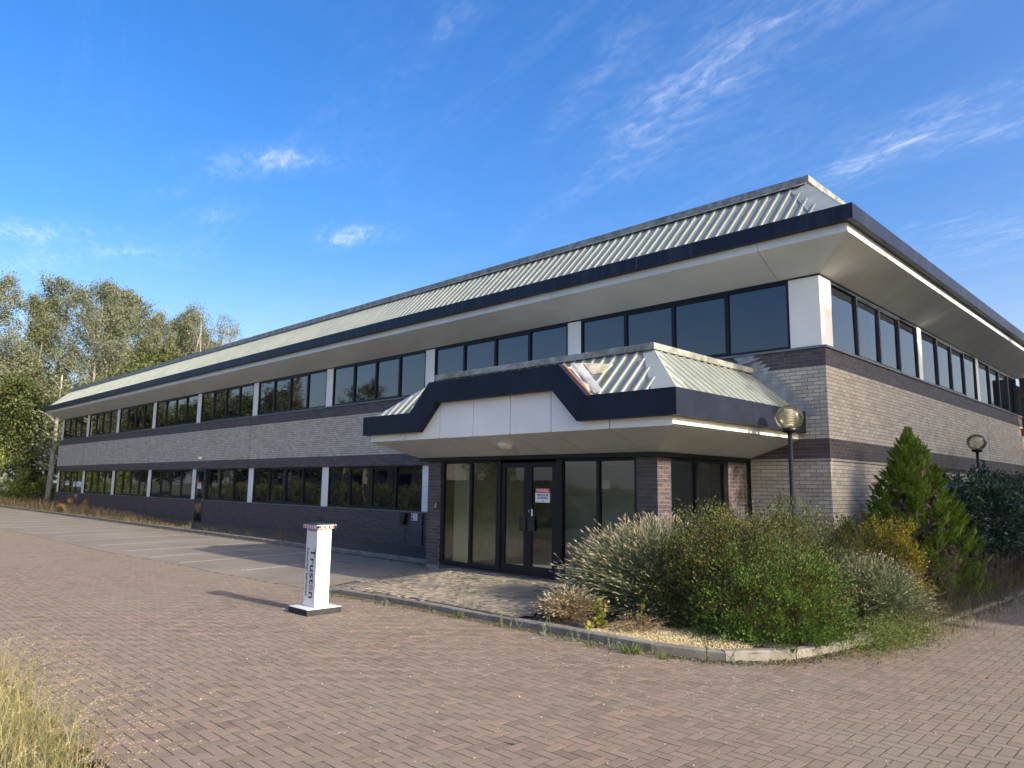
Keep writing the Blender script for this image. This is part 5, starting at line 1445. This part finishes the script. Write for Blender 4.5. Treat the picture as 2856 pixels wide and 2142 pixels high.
# lavender: fans of stems with pale spikes
def lavender(name, label, loc, R_, H_, n, seed, lean, group, spike=0.055, sw=0.013, mat=LM_GREY, dens=1.0, squash=(1, 1)):
    rg = np.random.default_rng(seed)
    S_ = tag(empty(name, loc), label, 'lavender', group)
    d = rdir(rg, n); d[:, 2] = np.abs(d[:, 2]) * 1.0 + 0.10
    d[:, :2] *= np.array(squash)
    d = nrm(d + np.array(lean))
    b = np.stack([rg.normal(0, R_ * 0.18, n), rg.normal(0, R_ * 0.18, n), np.zeros(n)], 1) + d * np.array([R_, R_, H_]) * rg.uniform(0.05, 0.6, n)[:, None]
    L = rg.uniform(0.8, 1.05, n)
    tip = np.stack([rg.normal(0, R_ * 0.10, n), rg.normal(0, R_ * 0.10, n), np.zeros(n)], 1) + d * np.array([R_, R_, H_]) * L[:, None]
    tip[:, 2] = np.maximum(tip[:, 2], 0.05)
    mid = (b + tip) / 2 + np.array([0, 0, 0.05])
    W_ = rg.normal(size=(n, 3)); sd_ = nrm(np.cross(tip - b, W_)) * 0.0028
    V = np.stack([b - sd_, b + sd_, mid + sd_, mid - sd_, tip + sd_ * 0.7, tip - sd_ * 0.7], 1)
    F = (np.arange(n)[:, None, None] * 6 + np.array([(0, 1, 2, 3), (3, 2, 4, 5)])[None]).reshape(-1, 4)
    # leaves along the lower two thirds
    m = int(n * 7 * dens)
    i = rg.integers(0, n, m); t_ = rg.uniform(0.0, 0.92, m)[:, None]
    c = b[i] * (1 - t_) + tip[i] * t_ + rg.normal(0, 0.02, (m, 3))
    c[:, 2] = np.maximum(c[:, 2], 0.02)
    l = rg.uniform(0.03, 0.065, m)
    VL = leaf_arrays(c, nrm(tip - b)[i] + rdir(rg, m) * 0.55, rdir(rg, m), l, l * 0.16)
    Va, Fa = merge([(V.reshape(-1, 3), F), (VL, np.arange(len(VL)).reshape(-1, 4))])
    link('foliage', np_mesh('foliage', Va, Fa), mat, S_)
    ax = nrm(tip - mid + rg.normal(0, 0.03, (n, 3))); u1 = nrm(np.cross(ax, W_)); u2 = np.cross(ax, u1)
    P = []
    for (t0, w0) in ((0.0, 0.35), (0.35, 1.0), (0.8, 0.8), (1.0, 0.2)):
        q = tip + ax * spike * t0
        for k in range(3):
            a = 2 * PI * k / 3
            P.append(q + (u1 * math.cos(a) + u2 * math.sin(a)) * sw * 0.5 * w0)
    V = np.stack(P, 1)
    fq = [(r_ * 3 + k, r_ * 3 + (k + 1) % 3, r_ * 3 + 3 + (k + 1) % 3, r_ * 3 + 3 + k) for r_ in range(3) for k in range(3)]
    F = (np.arange(n)[:, None, None] * 12 + np.array(fq)[None]).reshape(-1, 4)
    tag(link('flower_spikes', np_mesh('flower_spikes', V.reshape(-1, 3), F), LM_SPIKE, S_), kind='stuff')
    return S_
GLV = 'lavender bushes in the bed'
lavender('lavender_bush', 'big grey-green lavender mound with pale dry spikes leaning towards the doors', (-0.95, -4.40, 0.06), 1.50, 1.40, 3800, 201, (-0.42, -0.10, 0.0), GLV, squash=(1, 0.9), spike=0.075, sw=0.0125)
lavender('lavender_bush', 'small brownish dry lavender clump at the kerb corner', (-1.35, -6.05, 0.06), 0.55, 0.46, 520, 202, (-0.2, -0.1, 0.25), GLV, mat=LM_DRY, dens=0.5)
lavender('lavender_bush', 'grey lavender mound in front of the golden shrub', (1.42, -2.35, 0.06), 0.85, 0.92, 1500, 203, (0.15, -0.05, 0.05), GLV, spike=0.035, sw=0.011)
lavender('lavender_bush', 'low grey lavender tuft between gravel and large shrub', (-0.35, -5.20, 0.06), 0.42, 0.42, 380, 204, (-0.1, -0.15, 0.1), GLV, spike=0.03)
lavender('lavender_bush', 'dry twiggy low tuft lying on the yellow gravel', (-0.25, -6.0, 0.08), 0.42, 0.26, 160, 205, (0.1, -0.1, 0.0), GLV, mat=LM_DRY, dens=0.15, spike=0.02, sw=0.006)

# conifer
def conifer(loc, H, R_, seed):
    rg = np.random.default_rng(seed)
    T = tag(empty('conifer', loc), 'bright green cone-shaped conifer against the side wall', 'conifer')
    MB().tube([(0, 0, -0.1), (0.02, 0, H * 0.5), (0, 0, H * 0.96)], [0.07, 0.045, 0.01], 7).build('trunk', M_TWIG, T)
    nb = 430
    t_ = (np.arange(nb) + rg.uniform(0, 1, nb)) / nb
    t_ = 0.03 + 0.97 * t_ ** 0.9
    az = np.arange(nb) * 2.39996 + rg.normal(0, 0.25, nb)
    prof = np.interp(t_, [0, 0.12, 0.35, 0.6, 0.75, 0.9, 1.0], [0.80, 1.0, 0.92, 0.62, 0.42, 0.2, 0.02]) * R_
    lump = 0.88 + 0.14 * np.sin(az * 3 + t_ * 17) + rg.normal(0, 0.15, nb)
    rad = prof * lump
    tipz = t_ * H
    o = np.stack([np.cos(az), np.sin(az), np.zeros(nb)], 1)
    tip = o * rad[:, None] + np.array([0, 0, 1]) * tipz[:, None]
    ax = nrm(o * 0.8 + np.array([0, 0, 0.85]) + rg.normal(0, 0.16, (nb, 3)))
    ax[t_ > 0.93] = nrm(ax[t_ > 0.93] + np.array([0, 0, 2.0]))
    per = 84
    L = np.interp(t_, [0, 0.5, 1], [0.42, 0.36, 0.22]) * rg.uniform(0.75, 1.2, nb)
    s_ = rg.uniform(0, 1, (nb, per)) ** 0.8
    side = nrm(np.cross(ax, np.array([0, 0, 1.0]))); upv = np.cross(side, ax)
    wv = np.interp(s_, [0, 0.3, 1.0], [0.5, 1.0, 0.12])
    offs = rg.normal(0, 1, (nb, per)) * wv * 0.068 * (L / 0.4)[:, None]
    offu = rg.normal(0, 1, (nb, per)) * wv * 0.030 * (L / 0.4)[:, None]
    c = tip[:, None] - ax[:, None] * (L[:, None] * (1 - s_))[..., None] + side[:, None] * offs[..., None] + upv[:, None] * offu[..., None]
    d = ax[:, None] * 1.0 + side[:, None] * (np.sign(offs) * rg.uniform(0.2, 0.7, (nb, per)))[..., None] + upv[:, None] * 0.3 + rg.normal(0, 0.10, (nb, per, 3))
    c = c.reshape(-1, 3); d = d.reshape(-1, 3)
    c[:, 2] = np.maximum(c[:, 2], 0.05)
    l = rg.uniform(0.055, 0.10, len(c))
    n = np.repeat(upv, per, 0) + rdir(rg, len(c)) * 0.35
    link('foliage', leaves_mesh('foliage', leaf_arrays(c, d, n, l, l * 0.30)), LM_CON, T)
    core_ = []
    for k in range(26):
        z = H * (0.04 + 0.9 * k / 26); r_ = float(np.interp(k / 26, [0, 0.12, 0.35, 0.6, 0.75, 0.9, 1.0], [0.80, 1.0, 0.92, 0.62, 0.42, 0.2, 0.02])) * R_ * 0.62
        core_.append((r_, z))
    m_ = 3600; zz = rg.uniform(0.05, 0.9, m_) * H; rr_ = np.interp(zz, [q[1] for q in core_], [q[0] for q in core_]) * np.sqrt(rg.uniform(0.3, 1, m_)); aa = rg.uniform(0, 2 * PI, m_)
    lv = rg.uniform(0.10, 0.18, m_)
    link('inner_foliage', leaves_mesh('inner_foliage', leaf_arrays(np.stack([rr_ * np.cos(aa), rr_ * np.sin(aa), zz], 1), rdir(rg, m_) + np.array([0, 0, -0.4]), rdir(rg, m_), lv, lv * 0.5)), LM_DRY, T)
    br = MB()
    for k in range(0, nb, 5):
        br.tube([(0, 0, max(0.1, tipz[k] - rad[k] * 0.6)), tip[k] * np.array([0.7, 0.7, 1])], [0.014, 0.005], 4, cap=False)
    br.build('branches', M_TWIG, T)
conifer((1.00, 1.32, 0.06), 3.07, 1.18, 301)

# laurel hedge: separate bushes
GLA = 'laurel bushes along the side wall'
for k, (y, r_, h_, lb) in enumerate(((4.3, 1.05, 2.05, 'dark glossy laurel bush directly behind the conifer'), (6.2, 1.05, 2.15, 'dark glossy laurel bush second behind the conifer, below the far lamp'),
                                     (8.2, 1.05, 2.15, 'dark glossy laurel bush at the right picture edge, past the far lamp'), (10.4, 1.1, 2.2, 'hindmost dark laurel bush near the right picture edge'))):
    rg = np.random.default_rng(400 + k)
    S_ = tag(empty('laurel_bush', (1.35, y, 0.06)), lb, 'laurel', GLA)
    V = shrub_leaves(rg, 6500, 1.05, r_ * 1.15, h_ * 0.62, 0.115, 0.38, 0.55, 0.14, zb=h_ * 0.34, upb=-0.1)
    V2, segs = sprigs(rg, 36, 0.95, r_, h_ * 0.6, 0.42, 0.11, 0.36, 9, zb=h_ * 0.36, lean=0.2)
    link('foliage', leaves_mesh('foliage', np.concatenate([V, V2])), LM_LAUR, S_)
    st_ = stems(rg, 14, 0.9, r_, h_ * 0.9)
    for a, b in segs: st_.tube([a, b], [0.006, 0.003], 4, cap=False)
    st_.build('stems', M_TWIG, S_)

# weeds, dry stalks and grasses
def weed(name, label, loc, H, n, leaf, mat, seed, cat='weed', group=None, spread=0.12, per=26, asp=0.35, head=None):
    rg = np.random.default_rng(seed)
    S_ = tag(empty(name, loc), label, cat, group)
    st_ = MB(); C_, D_, L_ = [], [], []
    for k in range(n):
        a = rg.uniform(0, 2 * PI); h = H * rg.uniform(0.6, 1.05); sp_ = spread * rg.uniform(0.2, 1.2)
        P = [Vector((rg.normal(0, spread * 0.35), rg.normal(0, spread * 0.35), -0.03))]
        P.append(P[0] + Vector((math.cos(a) * sp_ * 0.4, math.sin(a) * sp_ * 0.4, h * 0.55))); P.append(P[0] + Vector((math.cos(a) * sp_, math.sin(a) * sp_, h)))
        st_.tube(P, [0.0045, 0.0035, 0.002], 4, cap=False)
        tt_ = rg.uniform(0.12, 1.0, per)
        for t_ in tt_:
            q = P[0].lerp(P[1], t_ * 2) if t_ < 0.5 else P[1].lerp(P[2], t_ * 2 - 1)
            C_.append(q[:]); v = rg.normal(size=3); v[2] = abs(v[2]) * 0.8 + 0.2; D_.append(v); L_.append(leaf * rg.uniform(0.5, 1.2) * (1.15 - 0.6 * t_))
    C_, D_, L_ = np.array(C_), np.array(D_), np.array(L_)
    link('leaves', leaves_mesh('leaves', leaf_arrays(C_, D_, rdir(rg, len(C_)), L_, L_ * asp)), mat, S_)
    st_.build('stems', M_TWIG if mat is LM_DRY else LM_GRASS, S_)
    return S_
def tuft(name, label, loc, R_, H_, n, mat, seed, cat='grass', group=None, w=0.006, bend=0.5, kind=None, wind=(0, 0)):
    rg = np.random.default_rng(seed)
    r_ = R_ * np.sqrt(rg.uniform(0, 1, n)); a = rg.uniform(0, 2 * PI, n)
    b = np.stack([r_ * np.cos(a), r_ * np.sin(a), np.full(n, -0.02)], 1)
    td = nrm(np.stack([np.cos(a) * 0.7 + rg.normal(0, 0.5, n) + wind[0], np.sin(a) * 0.7 + rg.normal(0, 0.5, n) + wind[1], np.zeros(n)], 1))
    V, F = blade_arrays(b, td, H_ * rg.uniform(0.45, 1.1, n), w * rg.uniform(0.6, 1.3, n), bend * rg.uniform(0.3, 1.5, n), rg, 4)
    o = link(name, np_mesh(name, V, F), mat, loc=loc)
    return tag(o, label, cat, group, kind)
GW = 'weeds by the kerb'
weed('maple_seedling', 'yellow-green lobed seedling with orange leaves at the kerb corner', (-0.62, -6.35, 0.08), 0.44, 7, 0.085, LM_SAP, 501, 'seedling', spread=0.22, per=14, asp=0.95)
weed('maple_seedling', 'second yellow-green seedling in front of the lavender', (-0.35, -5.75, 0.08), 0.62, 3, 0.08, LM_SAP, 502, 'seedling', spread=0.10, per=12, asp=0.95)
weed('tall_weed', 'tall yellow-flowered weed at the kerb beside the small lavender', (-1.95, -6.80, 0.0), 0.48, 2, 0.035, LM_GOLD, 503, 'weed', GW, 0.08)
weed('tall_weed', 'thin yellow weed halfway along the porch kerb', (-3.55, -6.80, 0.0), 0.36, 1, 0.03, LM_GOLD, 504, 'weed', GW, 0.03)
weed('tall_weed', 'dry brown weed by the middle of the porch kerb', (-2.72, -6.82, 0.0), 0.36, 1, 0.03, LM_DRY, 505, 'weed', GW, 0.03)
weed('tall_weed', 'slender green weed standing before the curved kerb', (1.08, -6.58, 0.0), 0.42, 2, 0.04, LM_GRASS, 506, 'weed', GW, 0.06)
tuft('grass_tuft', 'bright green grass tuft at the porch kerb', (-2.85, -6.82, 0.0), 0.07, 0.17, 60, LM_GRASS, 510, 'grass', GW, 0.008, 0.8)
tuft('grass_tuft', 'bright green grass tuft in front of the gravel kerb', (0.22, -6.80, 0.0), 0.10, 0.20, 90, LM_GRASS, 511, 'grass', GW, 0.010, 0.7)
tuft('grass_tuft', 'low green grass tuft left of the gravel kerb tuft', (-0.32, -6.86, 0.0), 0.10, 0.09, 60, LM_GRASS, 512, 'grass', GW, 0.008, 0.9)
tuft('grass_tuft', 'small green tuft right of the gravel kerb tuft', (0.62, -6.76, 0.0), 0.06, 0.13, 50, LM_GRASS, 513, 'grass', GW, 0.008, 0.7)
tuft('grass_tuft', 'small yellowish tuft at the tapered kerb end', (-5.75, -7.12, 0.0), 0.12, 0.10, 60, LM_GRASS, 514, 'grass', GW, 0.006, 0.9)
for k, (x, y, h, n, lb) in enumerate(((-1.15, -6.84, 0.26, 5, 'silver-grey santolina clump by the small lavender kerb'), (-0.62, -6.84, 0.24, 6, 'silver-grey santolina clump below the maple seedling'),
                                      (-0.02, -6.82, 0.24, 5, 'silver-grey santolina clump before the gravel'), (1.35, -6.42, 0.20, 5, 'silver-grey santolina clump at the kerb curve'),
                                      (-1.75, -6.82, 0.20, 3, 'small silver-grey sprig near the yellow weed'), (-4.45, -6.88, 0.16, 4, 'small silver-grey sprig along the porch kerb'),
                                      (1.35, -4.60, 0.42, 16, 'silver-grey santolina bush at the right of the large shrub'))):
    weed('santolina', lb, (x, y, 0.0 if k != 6 else 0.06), h, n, 0.028, LM_SILV, 520 + k, 'santolina', 'silvery plants along the kerb', 0.16 if k < 6 else 0.4, 40, 0.22)
# green ground cover spilling on to the drive
rg = np.random.default_rng(540)
n = 7500
px = 2.10 + rg.normal(0, 0.20, n); py = -3.6 + rg.normal(0, 0.75, n)
zt = np.clip(0.30 - np.abs(px - 1.9) * 0.42, 0.02, 0.3) * rg.uniform(0, 1, n)
l = rg.uniform(0.02, 0.045, n)
V = leaf_arrays(np.stack([px, py, zt], 1), rdir(rg, n) + np.array([0.2, 0, 0.5]), rdir(rg, n) + np.array([0, 0, 0.6]), l, l * 0.4)
tag(link('ground_cover', leaves_mesh('ground_cover', V), LM_GRASS), 'fresh green ground cover spilling over the side kerb', kind='stuff')
n = 6500
px = 2.05 + rg.normal(0, 0.33, n); py = rg.uniform(-2.8, 14, n)
b = np.stack([px, py, np.where(px > 2.3, -0.01, 0.06)], 1)
a = rg.uniform(0, 2 * PI, n)
V, F = blade_arrays(b, np.stack([np.cos(a), np.sin(a), np.zeros(n)], 1), rg.uniform(0.08, 0.42, n), rg.uniform(0.004, 0.009, n), rg.uniform(0.2, 0.9, n), rg, 3)
tag(link('verge_grass', np_mesh('verge_grass', V, F), leafmat('dull_verge_grass', [(0, (0.07, 0.075, 0.03)), (0.5, (0.12, 0.11, 0.05)), (1, (0.22, 0.17, 0.09))])), 'rough dull grass along the side drive edge', kind='stuff')
for k, (x, y, h, lb) in enumerate(((1.75, 0.15, 0.95, 'tall brown dead weeds in front of the conifer, left clump'), (2.0, 0.95, 0.95, 'tall brown dead weeds in front of the conifer, right clump'), (2.05, 2.3, 0.9, 'tall brown dead weeds before the laurel'))):
    weed('dead_weeds', lb, (x, y, 0.06), h, 26, 0.045, LM_DRY, 560 + k, 'weed', 'dead weeds by the side drive', 0.45, 26, 0.3)
# leaf litter
n = 700
px = 1.95 + rg.normal(0, 0.28, n); py = rg.uniform(-6.3, -3.6, n)
px = np.interp(py, [-6.3, -5.5, -4.5, -3.6], [1.6, 1.85, 2.1, 2.35]) + rg.normal(0, 0.16, n)
l = rg.uniform(0.02, 0.05, n); d_ = rdir(rg, n); d_[:, 2] *= 0.15
V = leaf_arrays(np.stack([px, py, rg.uniform(0.004, 0.012, n)], 1), d_, np.tile([0, 0, 1.0], (n, 1)) + rdir(rg, n) * 0.2, l, l * 0.5)
tag(link('leaf_litter', leaves_mesh('leaf_litter', V), LM_DRY), 'dry fallen leaves at the curved kerb', kind='stuff')

# dry grass in the near left corner
rg = np.random.default_rng(600)
n = 4600
bxp = rg.uniform(-4.6, 0.0, n); byp = -12.38 - np.abs(rg.normal(0, 0.42, n))
hh = rg.uniform(0.08, 0.62, n) * np.interp(bxp, [-4.6, -2.5, -0.7, 0.0], [1.0, 1.05, 0.85, 0.45])
a = rg.uniform(0, 2 * PI, n)
V, F = blade_arrays(np.stack([bxp, byp, np.full(n, -0.05)], 1), np.stack([np.cos(a) + 0.3, np.sin(a) + 0.35, np.zeros(n)], 1), hh, rg.uniform(0.0018, 0.0045, n), rg.uniform(0.2, 1.25, n), rg, 6)
tag(link('dry_grass', np_mesh('dry_grass', V, F), LM_STRAW), 'straw-coloured long grass in the near left corner', kind='stuff')
n = 420
bxp = rg.uniform(-4.2, 0.05, n); byp = -12.36 - np.abs(rg.normal(0, 0.35, n)); a = rg.uniform(0, 2 * PI, n)
V, F = blade_arrays(np.stack([bxp, byp, np.full(n, -0.05)], 1), np.stack([np.cos(a) * 0.8 + 0.55, np.sin(a) * 0.8 + 0.45, np.zeros(n)], 1), rg.uniform(0.35, 0.72, n) * np.interp(bxp, [-4.2, -0.9, 0.05], [1.0, 0.9, 0.6]), rg.uniform(0.0015, 0.003, n), rg.uniform(0.6, 1.5, n), rg, 8)
m_ = 16
Vb = V.reshape(n, -1, 3); tip_ = Vb[:, -1]; pre_ = Vb[:, -5]
cc = (pre_[:, None] + (tip_ - pre_)[:, None] * rg.uniform(-0.3, 1.05, (n, m_, 1)) + rg.normal(0, 0.006, (n, m_, 3))).reshape(-1, 3)
l = rg.uniform(0.008, 0.02, len(cc))
VL = leaf_arrays(cc, np.repeat(nrm(tip_ - pre_), m_, 0) + rdir(rg, len(cc)) * 0.5, rdir(rg, len(cc)), l, l * 0.3)
V, F = merge([(V, F), (VL, np.arange(len(VL)).reshape(-1, 4))])
tag(link('seeding_grass', np_mesh('seeding_grass', V, F), leafmat('pale_seed_stalk', [(0, (0.34, 0.27, 0.14)), (0.5, (0.48, 0.39, 0.23)), (1, (0.58, 0.50, 0.34))])), 'pale arching seed stalks over the near grass', kind='stuff')
for k, (x, y, h, n_, mt, lb) in enumerate(((-0.42, -12.36, 0.42, 2, LM_GOLD, 'yellow-tipped weed among the dry grass, tallest at the paving edge'), (-0.18, -12.34, 0.34, 3, LM_DRY, 'rusty seeding weed at the right end of the dry grass'),
                                           (-1.45, -12.34, 0.46, 3, LM_GRASS, 'green weed rising from the middle of the dry grass'), (-0.85, -12.34, 0.42, 2, LM_GRASS, 'thin green weed between the dry grass stems'),
                                           (-2.3, -12.36, 0.52, 5, LM_GOLD, 'golden seeding weed at the left picture edge'), (-0.40, -12.50, 0.2, 6, LM_GRASS, 'low green plant in front of the dry grass'))):
    weed('corner_weed', lb, (x, y, 0.0), h, n_, 0.026, mt, 610 + k, 'weed', 'weeds among the near dry grass', 0.08, 30, 0.4)

# weeds along the car park kerb
rg = np.random.default_rng(650)
GK = 'weeds along the car park kerb'
KW = ((-17.3, 0.55, 3, LM_GRASS, 'tall branching green weed by the wall, nearest the security tower'), (-18.6, 0.36, 2, LM_GRASS, 'twin-stalked green weed left of the tall branching weed'), (-19.9, 0.34, 2, LM_GRASS, 'single green kerb weed, third left of the tower'),
      (-20.5, 0.22, 2, LM_GRASS, 'short green kerb weed beside a taller one'), (-21.3, 0.36, 2, LM_GRASS, 'upright green kerb weed before the brick joint'), (-22.2, 0.24, 3, LM_GRASS, 'low leafy kerb weed right of the dry stalk'),
      (-23.3, 0.50, 3, LM_STRAW, 'dry pale stalk at the kerb right of the side door'), (-16.1, 0.24, 3, LM_GRASS, 'small green weed at the kerb behind the tower'), (-30.8, 0.3, 4, LM_STRAW, 'dry weed on the kerb left of the side door'))
for k, (x, h, n_, mt, lb) in enumerate(KW):
    weed('kerb_weed', lb, (x, -2.60 + rg.normal(0, 0.05) + (0.5 if k == 0 else 0), 0.08), h, n_, 0.045, mt, 660 + k, 'weed', GK, 0.10, 22, 0.4)
n = 5200
px = rg.uniform(-60, -26, n); py = -2.5 + np.abs(rg.normal(0, 0.55, n))
hh = rg.uniform(0.15, 0.85, n) * np.interp(px, [-60, -50, -32, -26], [1.0, 1.1, 0.85, 0.25])
a = rg.uniform(0, 2 * PI, n)
V, F = blade_arrays(np.stack([px, py, np.full(n, 0.06)], 1), np.stack([np.cos(a), np.sin(a), np.zeros(n)], 1), hh, rg.uniform(0.006, 0.02, n), rg.uniform(0.1, 0.6, n), rg, 3)
tag(link('dead_stalks', np_mesh('dead_stalks', V, F), leafmat('dark_dead_stalk', [(0, (0.055, 0.042, 0.026)), (0.5, (0.105, 0.075, 0.045)), (0.85, (0.15, 0.115, 0.07)), (1, (0.25, 0.20, 0.12))], 0.9, 0.15)), 'brown dead stalks massed along the foot of the wall', kind='stuff')
n = 3800
px = rg.uniform(-88, -24, n); py = -2.56 + np.abs(rg.normal(0, 0.14, n)) + np.clip(-60 - px, 0, 40) * 0.07
a = rg.uniform(0, 2 * PI, n)
V, F = blade_arrays(np.stack([px, py, np.full(n, 0.06)], 1), np.stack([np.cos(a), np.sin(a), np.zeros(n)], 1), rg.uniform(0.08, 0.28, n), rg.uniform(0.006, 0.018, n), rg.uniform(0.2, 0.9, n), rg, 3)
tag(link('kerb_grass', np_mesh('kerb_grass', V, F), leafmat('pale_kerb_grass', [(0, (0.12, 0.13, 0.04)), (0.5, (0.24, 0.21, 0.09)), (1, (0.38, 0.31, 0.16))])), 'pale grass fringe along the car park kerb', kind='stuff')
shrub('orange_shrub', 'small orange-leaved shrub among the dead stalks by the wall', (-41.5, -1.9, 0.08), 0.55, 0.55, 0.95, 900, 0.10, leafmat('orange_leaf', [(0, (0.22, 0.13, 0.05)), (1, (0.36, 0.24, 0.10))]), 690)
GF = 'shrubs at the far end of the car park'
LM_FAR = leafmat('yellow_green_far_shrub_leaf', [(0, (0.07, 0.11, 0.02)), (0.5, (0.14, 0.19, 0.035)), (0.85, (0.22, 0.25, 0.05)), (1, (0.30, 0.27, 0.06))], 0.5, 0.3)  # leaf colours from mid green to yellow-green
for k, (x, y, r_, h_, lb, mt) in enumerate(((-61.5, -2.9, 2.6, 3.6, 'bright yellow-green shrub at the left picture edge', LM_FAR), (-63, 1.0, 2.0, 1.9, 'bright green shrub behind the far globe lamp', LM_FAR), (-60.5, 3.6, 1.7, 2.0, 'yellow-green shrub against the far building corner', LM_FAR),
                                              (-66, -5.5, 3.0, 4.2, 'large green shrub outside the left edge beyond the car park', LM_FAR), (-67, 3.5, 2.8, 3.4, 'shaded green shrub behind the pale trunks', LF_TREE[2]), (-59.5, 5.6, 2.0, 3.4, 'brown-green twiggy shrub behind the building corner', LM_DRY))):
    shrub('far_shrub', lb, (x, y, 0.0), r_, r_, h_, 5200, 0.17, mt, 700 + k, group=GF, asp=0.6, amp=0.3)
n = 2600
px = rg.uniform(-75, -54.5, n); py = rg.uniform(-2.2, 3, n)
a = rg.uniform(0, 2 * PI, n)
V, F = blade_arrays(np.stack([px, py, np.full(n, 0.06)], 1), np.stack([np.cos(a), np.sin(a), np.zeros(n)], 1), rg.uniform(0.3, 0.9, n), rg.uniform(0.01, 0.03, n), rg.uniform(0.1, 0.7, n), rg, 3)
tag(link('tall_dry_grass', np_mesh('tall_dry_grass', V, F), bpy.data.materials['dark_dead_stalk']), 'tall brown grass at the far end of the building', kind='stuff')

# ---- the other side of the drive, seen mirrored in the front windows, and the trees that shade the side wall
GO = 'trees across the drive, mirrored in the windows'
spots = [(-44, -27, 0.70), (-52, -25, 0.72), (-60, -27, 0.80), (-68, -25, 0.86), (-77, -27, 0.92), (-86, -25, 0.98), (-96, -27, 1.0), (-107, -25, 1.05), (-118, -27, 1.05), (-130, -25, 1.1), (-145, -27, 1.1)]
spots2 = [(-34, -30, 0.9), (-57, -23, 0.85), (-66, -23, 1.0), (-75, -23, 1.1), (-84, -23, 1.15), (-94, -23, 1.2), (-105, -23, 1.25), (-117, -23, 1.3), (-131, -23, 1.3), (-150, -22, 1.5), (-170, -20, 1.6)]
src = [TE, TD, TB, TA]
for k, (x, y, s_) in enumerate(spots):
    sc_ = s_ * (1.35 if k % 4 == 0 else 0.80)
    copy_tree(src[k % 4], (x, y, 0), 'tall tree across the drive, %s from the camera end' % ('first second third fourth fifth sixth seventh eighth ninth tenth eleventh'.split()[k]), k * 1.3, sc_, GO)
for k, (x, y, s_) in enumerate(spots2):
    copy_tree(TE, (x, y, 0), 'dark low tree across the drive, %s from the camera end' % ('first second third fourth fifth sixth seventh eighth ninth tenth eleventh'.split()[k]), k * 2.1, s_, 'low trees across the drive, mirrored in the windows')
GH = 'hedge bushes across the drive'
H0 = shrub('hedge_bush', 'clipped hedge bush across the drive, nearest the camera end', (-12, -20, 0), 2.6, 1.2, 1.7, 5000, 0.14, LF_TREE[2], 720, 'hedge', GH)
for k in range(1, 15):
    copy_tree(H0, (-12 - 4.2 * k, -20, 0), 'clipped hedge bush across the drive, %s from the camera end' % 'first second third fourth fifth sixth seventh eighth ninth tenth eleventh twelfth thirteenth fourteenth fifteenth'.split()[k], k * 0.9 * 0, 1.0, GH)
NB_ = tag(empty('neighbour_unit', (-66, -38, 0)), 'low neighbouring unit with blue fascia across the drive', 'building')
bx('wall', plain('neighbour_wall', (0.20, 0.19, 0.175), 0.8), NB_, -24, 16, -8, 0, 0, 4.6); bx('fascia', M_BLUEB, NB_, -24.3, 16.3, -8.3, 0.4, 4.602, 5.5)
for k in range(8):
    wnd = bx('window', M_FRAME, NB_, -22 + k * 4.6, -19 + k * 4.6, 0.002, 0.08, 1.2, 3.4); bx('pane', M_GLASS, wnd, -21.9 + k * 4.6, -19.1 + k * 4.6, 0.082, 0.09, 1.3, 3.3)
FN = tag(empty('timber_fence', (-34, -27, 0)), 'vertical board timber fence across the drive', 'fence')
fmat = plain('weathered_timber', (0.20, 0.155, 0.11), 0.85, scale=5, var=0.3)
for k in range(70):
    bx('board', fmat, FN, -9 + k * 0.26, -9 + k * 0.26 + 0.245, 0, 0.03, 0, 2.3)
GN = 'low trees beyond the far end of the side drive'
for k, (x, y, s_, lb) in enumerate(((1, 52, 1.0, 'first'), (8, 56, 0.9, 'second'), (15, 53, 1.0, 'third'), (22, 57, 0.95, 'fourth'), (30, 52, 1.05, 'fifth'), (39, 54, 1.0, 'sixth'))):
    copy_tree(TE, (x, y, 0), 'low tree beyond the far end of the side drive, %s from the building' % lb, k * 1.9, s_, GN)
GS = 'trees east of the drive shading the side wall'
TS = make_tree('shade_tree', 'dense tree east of the drive, nearest the road', (23.0, 3.5, 0), 31, LF_TREE[2], M_BARK, GS, 15.2, crown0=0.10, R=3.3, nl=26000, leaf=0.55, nlimb=64)
for k, (x, y, s_, lb) in enumerate(((24, 9.6, 1.0, 'second'), (22.5, 14.0, 0.98, 'third'), (24, 18.5, 0.98, 'fourth'), (23, 23.0, 1.0, 'fifth'), (24, 27.5, 1.0, 'sixth'), (20.5, 5.6, 0.90, 'seventh'), (20.5, 12.0, 0.90, 'eighth'), (25.5, 7.0, 1.05, 'ninth'), (20.5, 16.2, 0.90, 'tenth'))):
    copy_tree(TS, (x, y, 0), 'dense tree east of the drive, %s of its row' % lb, 1.7 * (k + 1), s_, GS)
